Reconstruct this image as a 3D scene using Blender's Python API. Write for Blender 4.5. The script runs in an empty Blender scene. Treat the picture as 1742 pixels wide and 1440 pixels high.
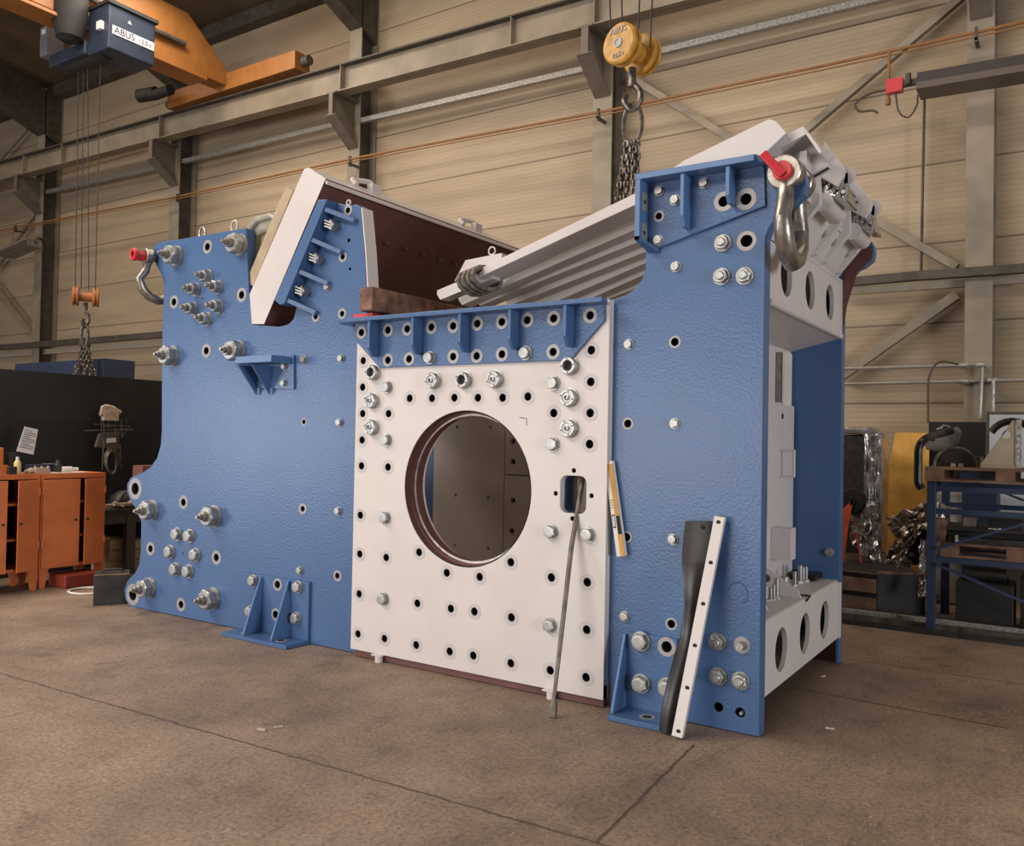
import bpy, bmesh, math, random
from mathutils import Vector, Matrix
random.seed(7)
S = bpy.context.scene
COL = S.collection
W, H = 1742.0, 1440.0
# ------------------------------------------------------------------ camera
FPX = 1451.256
ROT = Matrix(((0.83632746, -0.00528843, 0.54820472), (0.54791343, -0.0259265, -0.83613318), (0.01863486, 0.99964986, -0.01878544)))
CAM = Vector((1.41073796, -4.65714729, 1.6))
cd = bpy.data.cameras.new('camera'); cam = bpy.data.objects.new('camera', cd); COL.objects.link(cam)
cam.matrix_world = Matrix.Translation(CAM) @ ROT.to_4x4()
cd.sensor_fit = 'HORIZONTAL'; cd.sensor_width = 36.0; cd.lens = FPX / W * 36.0; cd.clip_end = 200
S.camera = cam
# ------------------------------------------------------------------ light
S.view_settings.view_transform = 'Standard'; S.view_settings.look = 'None'
S.view_settings.exposure = -0.18; S.view_settings.gamma = 1.0; S.view_settings.use_curve_mapping = False
wd = bpy.data.worlds.new('added_ambient_fill'); S.world = wd; wd.use_nodes = True  # even ambient fill added in place of daylight; no opening is built
wd.node_tree.nodes['Background'].inputs[0].default_value = (1.0, 0.90, 0.80, 1)
wd.node_tree.nodes['Background'].inputs[1].default_value = 0.17
def area(name, loc, size, power, color, aim):
    l = bpy.data.lights.new(name, 'AREA'); l.shape = 'RECTANGLE'; l.size, l.size_y = size; l.energy = power; l.color = color
    o = bpy.data.objects.new(name, l); COL.objects.link(o); o.location = loc
    o.rotation_euler = (Vector(aim) - Vector(loc)).to_track_quat('-Z', 'Y').to_euler(); return o
area('assumed_lamp_row_front', (-8.5, -2.6, 9.3), (15, 0.6), 850, (1, .89, .77), (-8, -2.4, 0))  # unseen lamp row, assumed from the steep nut shadows
area('assumed_lamp_row_rear', (-7, 3.2, 9.6), (28, 0.5), 520, (1, .84, .66), (-7, 3.6, 0))  # unseen lamp row, assumed from the shadow band below the runway beam
area('assumed_front_light', (-6.3, -14, 1.7), (7.2, 3.3), 780, (1.0, .95, .90), (-2, 0, 1.4))  # assumed light behind the camera for the plate highlights; no door is built
area('assumed_end_light', (11, -4.2, 2.0), (3.2, 3.4), 720, (.95, .97, 1.0), (-.5, .6, 2.2))  # assumed light brightening the right-hand faces and jaw bars; no door stands there
area('assumed_side_light', (-18.6, -13.5, 1.9), (4.5, 3.0), 800, (.93, .95, 1.0), (-4, 0, 1.2))  # assumed source placed to give the left plate its sheen; no doorway exists
area('added_lamp_row_behind', (-7, -9, 9.0), (16, 0.8), 1400, (1, .89, .78), (-3, -3, 0))  # lamp row added out of view to brighten the front and the rear liners
# ------------------------------------------------------------------ pixel -> plane helpers (photo measured back to real planes)
def on(px, py, axis, val):
    r = ROT @ Vector((px - W / 2, H / 2 - py, -FPX)); t = (val - CAM[axis]) / r[axis]; return CAM + r * t
def F(px, py, Y=0.0):
    p = on(px, py, 1, Y); return (p.x, p.z)
def PX(pts, Y=0.0): return [F(a, b, Y) for a, b in pts]
def Rz(px, py, rpx, Y=0.0): return (on(px, py - rpx, 1, Y).z - on(px, py + rpx, 1, Y).z) / 2
# ------------------------------------------------------------------ materials
MATS = {}
def mat(name, col, rough=.5, metal=0., noise=.06, nscale=6., bump=.0, bscale=40., spec=.5, col2=None, coat=0.):
    if name in MATS: return MATS[name]
    m = bpy.data.materials.new(name); m.use_nodes = True; nt = m.node_tree; b = nt.nodes['Principled BSDF']
    b.inputs['Roughness'].default_value = rough; b.inputs['Metallic'].default_value = metal
    b.inputs['Specular IOR Level'].default_value = spec
    if coat: b.inputs['Coat Weight'].default_value = coat; b.inputs['Coat Roughness'].default_value = .15
    tc = nt.nodes.new('ShaderNodeTexCoord'); n = nt.nodes.new('ShaderNodeTexNoise'); n.inputs['Scale'].default_value = nscale; n.inputs['Detail'].default_value = 6
    nt.links.new(tc.outputs['Object'], n.inputs['Vector'])
    r = nt.nodes.new('ShaderNodeValToRGB'); c = Vector(col)
    lo = c * (1 - noise * 2) if col2 is None else Vector(col2); hi = c * (1 + noise)
    r.color_ramp.elements[0].color = (*lo, 1); r.color_ramp.elements[1].color = (*[min(1, v) for v in hi], 1)
    r.color_ramp.elements[0].position = .3; r.color_ramp.elements[1].position = .7
    nt.links.new(n.outputs['Fac'], r.inputs['Fac']); nt.links.new(r.outputs['Color'], b.inputs['Base Color'])
    if bump:
        n2 = nt.nodes.new('ShaderNodeTexNoise'); n2.inputs['Scale'].default_value = bscale; n2.inputs['Detail'].default_value = 3
        nt.links.new(tc.outputs['Object'], n2.inputs['Vector'])
        bp = nt.nodes.new('ShaderNodeBump'); bp.inputs['Strength'].default_value = bump; bp.inputs['Distance'].default_value = .01
        nt.links.new(n2.outputs['Fac'], bp.inputs['Height']); nt.links.new(bp.outputs['Normal'], b.inputs['Normal'])
    MATS[name] = m; return m
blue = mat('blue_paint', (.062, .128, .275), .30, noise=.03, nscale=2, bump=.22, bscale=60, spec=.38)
blue_lit = mat('blue_paint_lit', (.085, .175, .36), .36, noise=.03)  # same blue paint, lightened where flanges and gussets catch the light
white = mat('white_paint', (.60, .555, .545), .42, noise=.02, nscale=3, bump=.06, bscale=60)
primer = mat('brown_primer', (.125, .048, .042), .6, noise=.08, bump=.1)
zinc = mat('zinc_steel', (.40, .40, .39), .42, .75, noise=.10, nscale=30)
ringm = mat('bare_steel_ring', (.33, .32, .32), .5, .3, noise=.08, nscale=20)
faint = mat('white_recess_ring', (.50, .465, .46), .5, noise=.02)
blackm = mat('dark_bore', (.012, .012, .013), .8, noise=.1)
darksteel = mat('dark_steel', (.05, .045, .04), .5, .5, noise=.2, nscale=20)
shst = mat('shackle_steel', (.36, .33, .30), .35, .85, noise=.18, nscale=18, bump=.1)
red = mat('red_paint', (.55, .03, .04), .4, noise=.05)
tan = mat('shade_tinted_white', (.80, .69, .61), .5, noise=.03, nscale=2)  # white liner paint; beige shade tint and extra brightness put into the colour
colpaint = mat('column_paint', (.27, .225, .17), .55, noise=.12, nscale=3)
beampaint = mat('beam_paint', (.24, .195, .14), .5, noise=.15, nscale=2)
beamdark = mat('beam_edge_dark', (.075, .06, .045), .6, noise=.2)
galv = mat('galvanised', (.40, .38, .34), .45, .4, noise=.30, nscale=40)
orange = mat('crane_orange', (.33, .13, .03), .5, noise=.08)
cabor = mat('cabinet_orange', (.60, .165, .045), .5, noise=.09, nscale=4, bump=.05)
blk = mat('black_matt', (.016, .0145, .013), .7, noise=.25, nscale=3)
rubber = mat('black_rubber', (.012, .0115, .011), .33, noise=.5, nscale=7, bump=.1, bscale=12)
navy = mat('navy_paint', (.018, .03, .07), .5, noise=.1)
rackblue = mat('rack_blue', (.022, .04, .09), .45, noise=.1)
wood = mat('old_wood', (.22, .115, .08), .8, noise=.35, nscale=9, bump=.5, bscale=22)
palletw = mat('pallet_wood', (.22, .12, .075), .8, noise=.3, nscale=6, bump=.3, bscale=20)
ply = mat('plywood', (.42, .33, .22), .7, noise=.1)
yel = mat('yellow_board', (.56, .29, .045), .6, noise=.15, nscale=5, bump=.1)
yelblock = mat('block_yellow', (.52, .27, .045), .45, noise=.2, nscale=14, bump=.1)
chainm = mat('chain_steel', (.16, .135, .115), .4, .75, noise=.3, nscale=25)
hoistblue = mat('hoist_blue', (.022, .032, .06), .5, noise=.15)
paper = mat('paper', (.72, .68, .65), .7, noise=.03)
rope = mat('rope', (.20, .17, .14), .8, noise=.3, nscale=30, bump=.4, bscale=60)
foil = mat('foil_wrap', (.62, .60, .60), .22, .85, noise=.25, nscale=8, bump=1.0, bscale=14)
foilb = mat('foil_brown', (.42, .35, .30), .28, .8, noise=.25, nscale=8, bump=.9, bscale=12)
orst = mat('orange_strap', (.75, .12, .04), .5, noise=.08)
greyp = mat('grey_board', (.42, .45, .48), .45, noise=.05)
tanst = mat('tan_steel', (.40, .33, .23), .5, noise=.08)
bar_steel = mat('worn_bar_steel', (.16, .14, .115), .45, .6, noise=.25, nscale=15)
redpipe = mat('gas_pipe_orange', (.26, .115, .035), .5, noise=.1)
glove = mat('glove_cream', (.55, .45, .36), .8, noise=.2, nscale=20)
clear = mat('clear_wrap', (.45, .43, .37), .25, noise=.15, nscale=6, bump=.8, bscale=10)
clear.node_tree.nodes['Principled BSDF'].inputs['Alpha'].default_value = .75
# wall cladding
def wallmat():
    m = bpy.data.materials.new('ribbed_cladding'); m.use_nodes = True; nt = m.node_tree; b = nt.nodes['Principled BSDF']; N = nt.nodes.new; L = nt.links.new
    b.inputs['Roughness'].default_value = .6
    tc = N('ShaderNodeTexCoord'); sp = N('ShaderNodeSeparateXYZ'); L(tc.outputs['Object'], sp.inputs[0])
    def mth(op, a, bb=None):
        n = N('ShaderNodeMath'); n.operation = op
        for i, v in enumerate((a, bb)):
            if v is None: continue
            if isinstance(v, (int, float)): n.inputs[i].default_value = v
            else: L(v, n.inputs[i])
        return n.outputs[0]
    z = sp.outputs['Z']
    q = mth('FRACT', mth('DIVIDE', mth('SUBTRACT', z, 1.155), .975)); d = mth('ABSOLUTE', mth('SUBTRACT', q, .5)); joint = mth('GREATER_THAN', d, .489)
    rib = mth('FRACT', mth('DIVIDE', z, .065)); ribd = mth('ABSOLUTE', mth('SUBTRACT', rib, .5)); ribl = mth('GREATER_THAN', ribd, .40)
    ns = N('ShaderNodeTexNoise'); ns.inputs['Scale'].default_value = 1.2; ns.inputs['Detail'].default_value = 6
    mp = N('ShaderNodeMapping'); mp.inputs['Scale'].default_value = (.35, 1, 3); L(tc.outputs['Object'], mp.inputs[0]); L(mp.outputs[0], ns.inputs['Vector'])
    r = N('ShaderNodeValToRGB'); r.color_ramp.elements[0].color = (.35, .27, .18, 1); r.color_ramp.elements[1].color = (.44, .345, .235, 1)
    r.color_ramp.elements[0].position = .35; r.color_ramp.elements[1].position = .7; L(ns.outputs['Fac'], r.inputs[0])
    mx = N('ShaderNodeMixRGB'); mx.blend_type = 'MULTIPLY'; mx.inputs[2].default_value = (.72, .70, .68, 1); L(mth('MULTIPLY', ribl, .45), mx.inputs[0]); L(r.outputs[0], mx.inputs[1])
    m2 = N('ShaderNodeMixRGB'); m2.inputs[2].default_value = (.10, .07, .045, 1); L(mth('MULTIPLY', joint, .8), m2.inputs[0]); L(mx.outputs[0], m2.inputs[1]); L(m2.outputs[0], b.inputs['Base Color'])
    bp = N('ShaderNodeBump'); bp.inputs['Strength'].default_value = .2; bp.inputs['Distance'].default_value = .01; L(mth('MULTIPLY', ribd, -1.0), bp.inputs['Height']); L(bp.outputs[0], b.inputs['Normal'])
    return m
wallm = wallmat()
def floormat(lines):
    m = bpy.data.materials.new('worn_concrete'); m.use_nodes = True; nt = m.node_tree; b = nt.nodes['Principled BSDF']; N = nt.nodes.new; L = nt.links.new
    tc = N('ShaderNodeTexCoord'); V = tc.outputs['Object']
    def noise(s, det=8, rough=.6, vec=V):
        n = N('ShaderNodeTexNoise'); n.inputs['Scale'].default_value = s; n.inputs['Detail'].default_value = det; n.inputs['Roughness'].default_value = rough; L(vec, n.inputs['Vector']); return n.outputs['Fac']
    def ramp(f, stops):
        r = N('ShaderNodeValToRGB'); e = r.color_ramp.elements
        while len(e) < len(stops): e.new(.5)
        for i, (p, c) in enumerate(stops): e[i].position = p; e[i].color = (*c, 1)
        L(f, r.inputs[0]); return r.outputs[0]
    def mix(f, a, bb, bl='MIX'):
        n = N('ShaderNodeMixRGB'); n.blend_type = bl
        if isinstance(f, float): n.inputs[0].default_value = f
        else: L(f, n.inputs[0])
        for i, v in ((1, a), (2, bb)):
            if isinstance(v, tuple): n.inputs[i].default_value = (*v, 1)
            else: L(v, n.inputs[i])
        return n.outputs[0]
    base = ramp(noise(1.1, 10, .68), [(.32, (.155, .108, .078)), (.5, (.245, .176, .126)), (.70, (.345, .25, .18))])
    fine = ramp(noise(45, 6, .75), [(.36, (.42, .40, .40)), (.52, (.98, .98, .98)), (.70, (1.35, 1.32, 1.26))])
    c = mix(.85, base, fine, 'MULTIPLY')
    mp = N('ShaderNodeMapping'); mp.inputs['Scale'].default_value = (5, 1.1, 1); mp.inputs['Rotation'].default_value = (0, 0, .7); L(V, mp.inputs[0])
    st = ramp(noise(3.2, 6, .7, mp.outputs[0]), [(.30, (.62, .60, .60)), (.44, (1, 1, 1))]); c = mix(.95, c, st, 'MULTIPLY')
    blot = ramp(noise(2.6, 4, .6), [(.28, (.60, .58, .58)), (.42, (1, 1, 1))]); c = mix(.9, c, blot, 'MULTIPLY')
    sc = ramp(noise(16, 2, .5, mp.outputs[0]), [(.69, (0, 0, 0)), (.72, (.8, .8, .8))]); c = mix(sc, c, (.42, .34, .27))
    sp = N('ShaderNodeSeparateXYZ'); L(V, sp.inputs[0])
    nz = noise(9, 3)
    for (x0, y0, x1, y1, w) in lines:
        dx, dy = x1 - x0, y1 - y0; l = math.hypot(dx, dy); nx, ny = -dy / l, dx / l; k = nx * x0 + ny * y0
        def mth(op, a, bb):
            n = N('ShaderNodeMath'); n.operation = op
            for i, v in enumerate((a, bb)):
                if isinstance(v, (int, float)): n.inputs[i].default_value = v
                else: L(v, n.inputs[i])
            return n.outputs[0]
        d = mth('ADD', mth('MULTIPLY', sp.outputs[0], nx), mth('MULTIPLY', sp.outputs[1], ny)); d = mth('ADD', mth('SUBTRACT', d, k), mth('MULTIPLY', mth('SUBTRACT', nz, .5), .035))
        f = mth('LESS_THAN', mth('ABSOLUTE', d, 0), w)
        # finite along direction
        t = mth('ADD', mth('MULTIPLY', sp.outputs[0], dx / l), mth('MULTIPLY', sp.outputs[1], dy / l)); t0 = (dx * x0 + dy * y0) / l
        f = mth('MULTIPLY', f, mth('MULTIPLY', mth('GREATER_THAN', t, t0), mth('LESS_THAN', t, t0 + l)))
        c = mix(mth('MULTIPLY', f, .8), c, (.045, .03, .022))
    L(c, b.inputs['Base Color'])
    L(ramp(noise(3, 5), [(.3, (.52, .52, .52)), (.7, (.75, .75, .75))]), b.inputs['Roughness'])
    bp = N('ShaderNodeBump'); bp.inputs['Strength'].default_value = .25; bp.inputs['Distance'].default_value = .01; L(noise(60, 5), bp.inputs['Height']); L(bp.outputs[0], b.inputs['Normal'])
    return m
# ------------------------------------------------------------------ mesh builder
def axes_of(d):
    d = Vector(d).normalized(); a = Vector((0, 0, 1)) if abs(d.z) < .9 else Vector((1, 0, 0)); u = d.cross(a).normalized(); return u, d.cross(u).normalized(), d
class MB:
    def __init__(s, *mats): s.v = []; s.f = []; s.m = []; s.mats = list(mats); s.sm = []
    def add(s, vs, fs, mi=0, smooth=False):
        o = len(s.v); s.v += [tuple(v) for v in vs]; s.f += [[i + o for i in f] for f in fs]; s.m += [mi] * len(fs); s.sm += [smooth] * len(fs); return s
    def box(s, x0, x1, y0, y1, z0, z1, mi=0):
        v = [(x, y, z) for x in (x0, x1) for y in (y0, y1) for z in (z0, z1)]
        return s.add(v, [(0, 1, 3, 2), (4, 6, 7, 5), (0, 4, 5, 1), (2, 3, 7, 6), (0, 2, 6, 4), (1, 5, 7, 3)], mi)
    def prism(s, pts, ext, mi=0, side=None, top=None):       # planar polygon of 3D points, extruded by ext
        e = Vector(ext); n = len(pts); p = [Vector(q) for q in pts]
        nn = sum(((p[i] - p[0]).cross(p[(i + 1) % n] - p[0]) for i in range(1, n - 1)), Vector())
        if nn.dot(e) > 0: p.reverse(); side = (lambda f: (lambda i: f((n - 2 - i) % n)))(side) if side else None
        vs = p + [q + e for q in p]
        s.add(vs, [list(range(n)), list(range(2 * n - 1, n - 1, -1))], mi)
        for i in range(n):
            s.f.append([a + len(s.v) - 2 * n for a in (i, i + n, (i + 1) % n + n, (i + 1) % n)][::1]); s.m.append(side(i) if side else mi); s.sm.append(False)
        return s
    def xz(s, pts, y0, y1, mi=0, side=None): return s.prism([(x, y0, z) for x, z in pts], (0, y1 - y0, 0), mi, side)
    def beam(s, a, b, w, h, mi=0, up=(0, 0, 1)):
        a, b = Vector(a), Vector(b); d = (b - a).normalized(); u = d.cross(Vector(up)).normalized(); k = u.cross(d).normalized()
        pts = [a + u * (w / 2 * i) + k * (h / 2 * j) for i, j in ((-1, -1), (1, -1), (1, 1), (-1, 1))]
        return s.prism(pts, b - a, mi)
    def lathe(s, prof, base=(0, 0, 0), d=(0, 0, 1), n=24, mi=0, smooth=True, rot=0., cap=True):  # prof [(r,h)]
        u, w, d = axes_of(d); base = Vector(base); o = []
        for r, h in prof:
            for k in range(n):
                a = 2 * math.pi * k / n + rot; o.append(base + d * h + (u * math.cos(a) + w * math.sin(a)) * r)
        fs = []
        for i in range(len(prof) - 1):
            for k in range(n): fs.append((i * n + k, i * n + (k + 1) % n, (i + 1) * n + (k + 1) % n, (i + 1) * n + k))
        s.add(o, fs, mi, smooth)
        if not cap: return s
        if prof[0][0] > 1e-6: s.add([o[k] for k in range(n)], [list(range(n))[::-1]], mi)
        if prof[-1][0] > 1e-6: s.add([o[(len(prof) - 1) * n + k] for k in range(n)], [list(range(n))], mi)
        return s
    def cyl(s, base, d, r, h, n=24, mi=0, ch=0.):
        c = ch or min(r, h) * .08
        if n <= 6: return s.lathe([(r * .93, 0), (r, c), (r, h - c), (r * .88, h)], base, d, n, mi, False)
        return s.lathe([(r, 0), (r, h - c), (r - c, h)], base, d, n, mi, n > 8)
    def tube(s, pts, r, n=8, mi=0, closed=False):
        P = [Vector(p) for p in pts]; o = []; k0 = None; N_ = len(P)
        for i, p in enumerate(P):
            if closed: t = (P[(i + 1) % N_] - P[i - 1]).normalized()
            else: t = (P[min(i + 1, N_ - 1)] - P[max(i - 1, 0)]).normalized()
            if k0 is None: u, w, _ = axes_of(t)
            else:
                u = (k0 - t * k0.dot(t)).normalized(); w = t.cross(u)
            k0 = u; rr = r[i] if isinstance(r, (list, tuple)) else r
            o += [p + (u * math.cos(2 * math.pi * k / n) + w * math.sin(2 * math.pi * k / n)) * rr for k in range(n)]
        fs = [(i * n + k, i * n + (k + 1) % n, ((i + 1) % N_) * n + (k + 1) % n, ((i + 1) % N_) * n + k) for i in range(N_ if closed else N_ - 1) for k in range(n)]
        s.add(o, fs, mi, True)
        if not closed: s.add([o[k] for k in range(n)], [list(range(n))], mi); s.add([o[(N_ - 1) * n + k] for k in range(n)], [list(range(n))], mi)
        return s
    def annulus(s, x, z, r0, r1, y, t=.001, n=28, mi=0):    # flat ring on a front-facing plate
        o = []
        for r, yy in ((r1, y), (r1, y - t), (r0, y - t), (r0, y)):
            o += [(x + r * math.cos(2 * math.pi * k / n), yy, z + r * math.sin(2 * math.pi * k / n)) for k in range(n)]
        return s.add(o, [(i * n + k, i * n + (k + 1) % n, (i + 1) * n + (k + 1) % n, (i + 1) * n + k) for i in range(3) for k in range(n)], mi, False)
    def disc(s, x, z, r, y, n=20, mi=0):
        return s.add([(x + r * math.cos(2 * math.pi * k / n), y, z + r * math.sin(2 * math.pi * k / n)) for k in range(n)], [list(range(n))], mi)
    def mesh(s, name, bevel=0):
        me = bpy.data.meshes.new(name); me.from_pydata(s.v, [], s.f)
        for m in s.mats: me.materials.append(m)
        for p, mi, sm in zip(me.polygons, s.m, s.sm): p.material_index = mi; p.use_smooth = sm
        bm = bmesh.new(); bm.from_mesh(me); bmesh.ops.recalc_face_normals(bm, faces=bm.faces)
        for e in bm.edges:
            if len(e.link_faces) == 2 and e.calc_face_angle(0) > .6: e.smooth = False
        bm.to_mesh(me); bm.free()
        return me
    def build(s, name, parent=None, bevel=0., **kw):
        o = bpy.data.objects.new(name, s.mesh(name)); COL.objects.link(o)
        if parent is not None:
            o.parent = parent; o.matrix_parent_inverse = absm(parent).inverted()
        if bevel:
            md = o.modifiers.new('bevel', 'BEVEL'); md.width = bevel; md.segments = 2; md.limit_method = 'ANGLE'; md.angle_limit = .7
        return tag(o, **kw)
def absm(o):
    m = o.matrix_basis.copy(); 
    while o.parent is not None: m = o.parent.matrix_basis @ o.matrix_parent_inverse @ m; o = o.parent
    return m
def tag(o, label=None, cat=None, group=None, kind=None):
    if label: o['label'] = label
    if cat: o['category'] = cat
    if group: o['group'] = group
    if kind: o['kind'] = kind
    return o
def thing(name, loc, label, cat, group=None):
    o = bpy.data.objects.new(name, None); COL.objects.link(o); o.location = loc; o.empty_display_size = .1
    return tag(o, label, cat, group)
def place(me, name, parent, loc, rot=None, scale=1., **kw):
    o = bpy.data.objects.new(name, me); COL.objects.link(o)
    m = Matrix.Translation(Vector(loc)) @ (rot.to_4x4() if rot is not None else Matrix()) @ Matrix.Scale(scale, 4)
    if parent is not None: o.parent = parent; o.matrix_parent_inverse = absm(parent).inverted()
    o.matrix_basis = m
    return tag(o, **kw)
def smooth(pts, n=5):
    P = [Vector(p) for p in pts]; P = [P[0] * 2 - P[1]] + P + [P[-1] * 2 - P[-2]]; o = []
    for i in range(1, len(P) - 2):
        for k in range(n):
            t = k / n; a, b, c, d = P[i - 1], P[i], P[i + 1], P[i + 2]
            o.append(.5 * ((2 * b) + (c - a) * t + (2 * a - 5 * b + 4 * c - d) * t * t + (3 * b - a - 3 * c + d) * t ** 3))
    return o + [P[-2]]
def arc(cx, cz, r, a0, a1, n=10): return [(cx + r * math.cos(math.radians(a0 + (a1 - a0) * i / n)), cz + r * math.sin(math.radians(a0 + (a1 - a0) * i / n))) for i in range(n + 1)]
def roundrect(x0, x1, z0, z1, r, n=6):
    return arc(x1 - r, z1 - r, r, 0, 90, n) + arc(x0 + r, z1 - r, r, 90, 180, n) + arc(x0 + r, z0 + r, r, 180, 270, n) + arc(x1 - r, z0 + r, r, 270, 360, n)
def circle(x, z, r, n=28): return arc(x, z, r, 0, 360 - 360 / n, n - 1)
def plate(name, outline, holes, y0, y1, mats, parent=None, bev=.004, extra=None, frame=None, **kw):
    """flat plate in an XZ-like plane with real holes; y0 front, y1 back; frame=(origin,u,v) for other planes"""
    cu = bpy.data.curves.new('c', 'CURVE'); cu.dimensions = '2D'; cu.fill_mode = 'BOTH'; t = abs(y1 - y0)
    cu.extrude = max(t / 2 - bev, .0005); cu.bevel_depth = bev; cu.bevel_resolution = 1; cu.offset = -bev
    for poly in [outline] + holes:
        sp = cu.splines.new('POLY'); sp.points.add(len(poly) - 1); sp.use_cyclic_u = True
        for q, (a, b) in zip(sp.points, poly): q.co = (a, b, 0, 1)
    ob = bpy.data.objects.new('c', cu); COL.objects.link(ob); dg = bpy.context.evaluated_depsgraph_get()
    me = bpy.data.meshes.new_from_object(ob.evaluated_get(dg)); bpy.data.objects.remove(ob); bpy.data.curves.remove(cu)
    if frame is None: o_, u, v = Vector((0, (y0 + y1) / 2, 0)), Vector((1, 0, 0)), Vector((0, 0, 1))
    else: o_, u, v = [Vector(q) for q in frame]
    n = u.cross(v)
    bm = bmesh.new(); bm.from_mesh(me); bmesh.ops.remove_doubles(bm, verts=bm.verts, dist=1e-5)
    for q in bm.verts: c = q.co.copy(); q.co = o_ + u * c.x + v * c.y + n * c.z
    for f in bm.faces: f.smooth = False; f.material_index = 0
    bmesh.ops.recalc_face_normals(bm, faces=bm.faces)
    bm.to_mesh(me); bm.free(); me.name = name; me.materials.clear()
    for m in mats: me.materials.append(m)
    if extra:      # MB whose geometry is joined in
        me2 = extra.mesh('x'); bm = bmesh.new(); bm.from_mesh(me); bm.from_mesh(me2); bm.to_mesh(me); bm.free(); bpy.data.meshes.remove(me2)
    ob = bpy.data.objects.new(name, me); COL.objects.link(ob)
    if parent is not None: ob.parent = parent; ob.matrix_parent_inverse = absm(parent).inverted()
    return tag(ob, **kw)
def textmesh(name, txt, size, origin, u, v, m, parent, depth=.001, **kw):
    cu = bpy.data.curves.new('t', 'FONT'); cu.body = txt; cu.size = size; cu.extrude = depth; cu.align_x = 'CENTER'; cu.align_y = 'CENTER'
    ob = bpy.data.objects.new('t', cu); COL.objects.link(ob); dg = bpy.context.evaluated_depsgraph_get()
    me = bpy.data.meshes.new_from_object(ob.evaluated_get(dg)); bpy.data.objects.remove(ob); bpy.data.curves.remove(cu)
    u, v = Vector(u).normalized(), Vector(v).normalized(); n = u.cross(v); o_ = Vector(origin)
    for q in me.vertices: c = q.co.copy(); q.co = o_ + u * c.x + v * c.y + n * c.z
    me.materials.clear(); me.materials.append(m); o = bpy.data.objects.new(name, me); COL.objects.link(o)
    if parent is not None: o.parent = parent; o.matrix_parent_inverse = absm(parent).inverted()
    return tag(o, **kw)

# ================================================================== SETTING
g = lambda px, py: on(px, py, 2, 0)
a, b = g(0, 1146), g(1015, 1434); c_ = g(1180, 1268); d0, d1 = g(1345, 1170), g(1715, 1240); e0, e1 = g(1440, 1122), g(1742, 1160)
dirn = (b - a).normalized(); a2 = a - dirn * 10; b2 = b + dirn * .1
fl = floormat([(a2.x, a2.y, b2.x, b2.y, .008), (b.x, b.y, c_.x, c_.y, .009), (d0.x, d0.y, d1.x, d1.y, .012), (e0.x, e0.y, e1.x + 3, e1.y, .008)])
MB(fl).box(-34, 12, -16, 6.8, -.2, 0).build('floor', kind='structure')
WY = 6.8
MB(wallm).box(-34, 12, WY, WY + .2, 0, 10.2).build('wall_back', kind='structure')
roofm = mat('roof_sheet', (.13, .085, .048), .7, noise=.15, nscale=1.5)
rb = MB(roofm)
rb.prism([(-34, WY + .2, 10.15), (12, WY + .2, 10.15), (12, -16, 12.8), (-34, -16, 12.8)], (0, 0, .15)); rb.build('ceiling', kind='structure')
tr = MB(beamdark).box(-34, 12, 6.55, 6.8, 9.85, 10.13); tr.build('trim_1', kind='structure')
colnames = ['H-section steel column at far left behind the hanging crane ropes', 'H-section steel column just left of the blue plate with bare chrome nuts', 'H-section steel column behind the white and brown jaw plate', 'H-section steel column behind the yellow hook block and chains', 'broad pale H-section steel column at the right behind the storage rack']
BY = 5.95
bz = lambda X: 7.40 + .0185 * (-X - 2)
colX = [(-19.98, -19.65), (-14.60, -14.28), (-9.44, -9.15), (-4.49, -4.18), (.38, .66)]
for i, (x0, x1) in enumerate(colX):
    m = MB(colpaint, beamdark); corbm = mat('corbel_paint', (.15, .12, .09), .55, noise=.12); f0 = 6.36; top = 10.0
    m.box(x0, x1, f0, f0 + .02, 0, top).box(x0, x1, 6.76, 6.78, 0, top).box((x0 + x1) / 2 - .01, (x0 + x1) / 2 + .01, f0 + .02, 6.76, 0, top, 1)  # web darker than the flanges: recess shade put into its colour
    root = m.build('steel_column', label=colnames[i], cat='column')
    cb = MB(corbm); xm = (x0 + x1) / 2
    ct = bz(xm) - .03; cb.prism([(xm - .012, 6.36, ct), (xm - .012, 5.80, ct), (xm - .012, 5.80, ct - .36), (xm - .012, 6.36, ct - .78)], (.024, 0, 0))
    cb.box(x0 + .03, x1 - .03, 5.78, 6.36, ct, ct + .029); cb.prism([(x0 + .03, 5.79, ct - .36), (x0 + .03, 5.78, ct - .38), (x0 + .03, 6.35, ct - .80), (x0 + .03, 6.36, ct - .78)], (x1 - x0 - .06, 0, 0)); cb.box(x0 + .1, x1 - .1, 5.78, 5.80, ct - .38, ct)
    cb.build('corbel', root)
    rf = MB(beamdark); rf.prism([(x0, 6.76, 8.7), (x0, 6.76, 9.9), (x0, -10, 11.9), (x0, -10, 11.2), (x0, 4.2, 9.7)], (x1 - x0, 0, 0)); rf.build('rafter', root)
# crane runway
rw = MB(beampaint, beamdark)
XL, XR = -26., 8.
def sl(X, dz): return (X, bz(X) + dz)
rw.prism([(XL, BY - .006, bz(XL)), (XR, BY - .006, bz(XR)), (XR, BY - .006, bz(XR) + .46), (XL, BY - .006, bz(XL) + .46)], (0, .012, 0))
for dz in (0, .45): rw.prism([(XL, BY - .12, bz(XL) + dz), (XR, BY - .12, bz(XR) + dz), (XR, BY - .12, bz(XR) + dz + .02), (XL, BY - .12, bz(XL) + dz + .02)], (0, .24, 0), 1 if dz else 0)
rw.prism([(XL, BY - .03, bz(XL) + .47), (XR, BY - .03, bz(XR) + .47), (XR, BY - .03, bz(XR) + .53), (XL, BY - .03, bz(XL) + .53)], (0, .06, 0), 1)
rwo = rw.build('crane_runway_beam', label='long beige I-section crane runway beam carried across all the wall columns', cat='beam')
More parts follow.
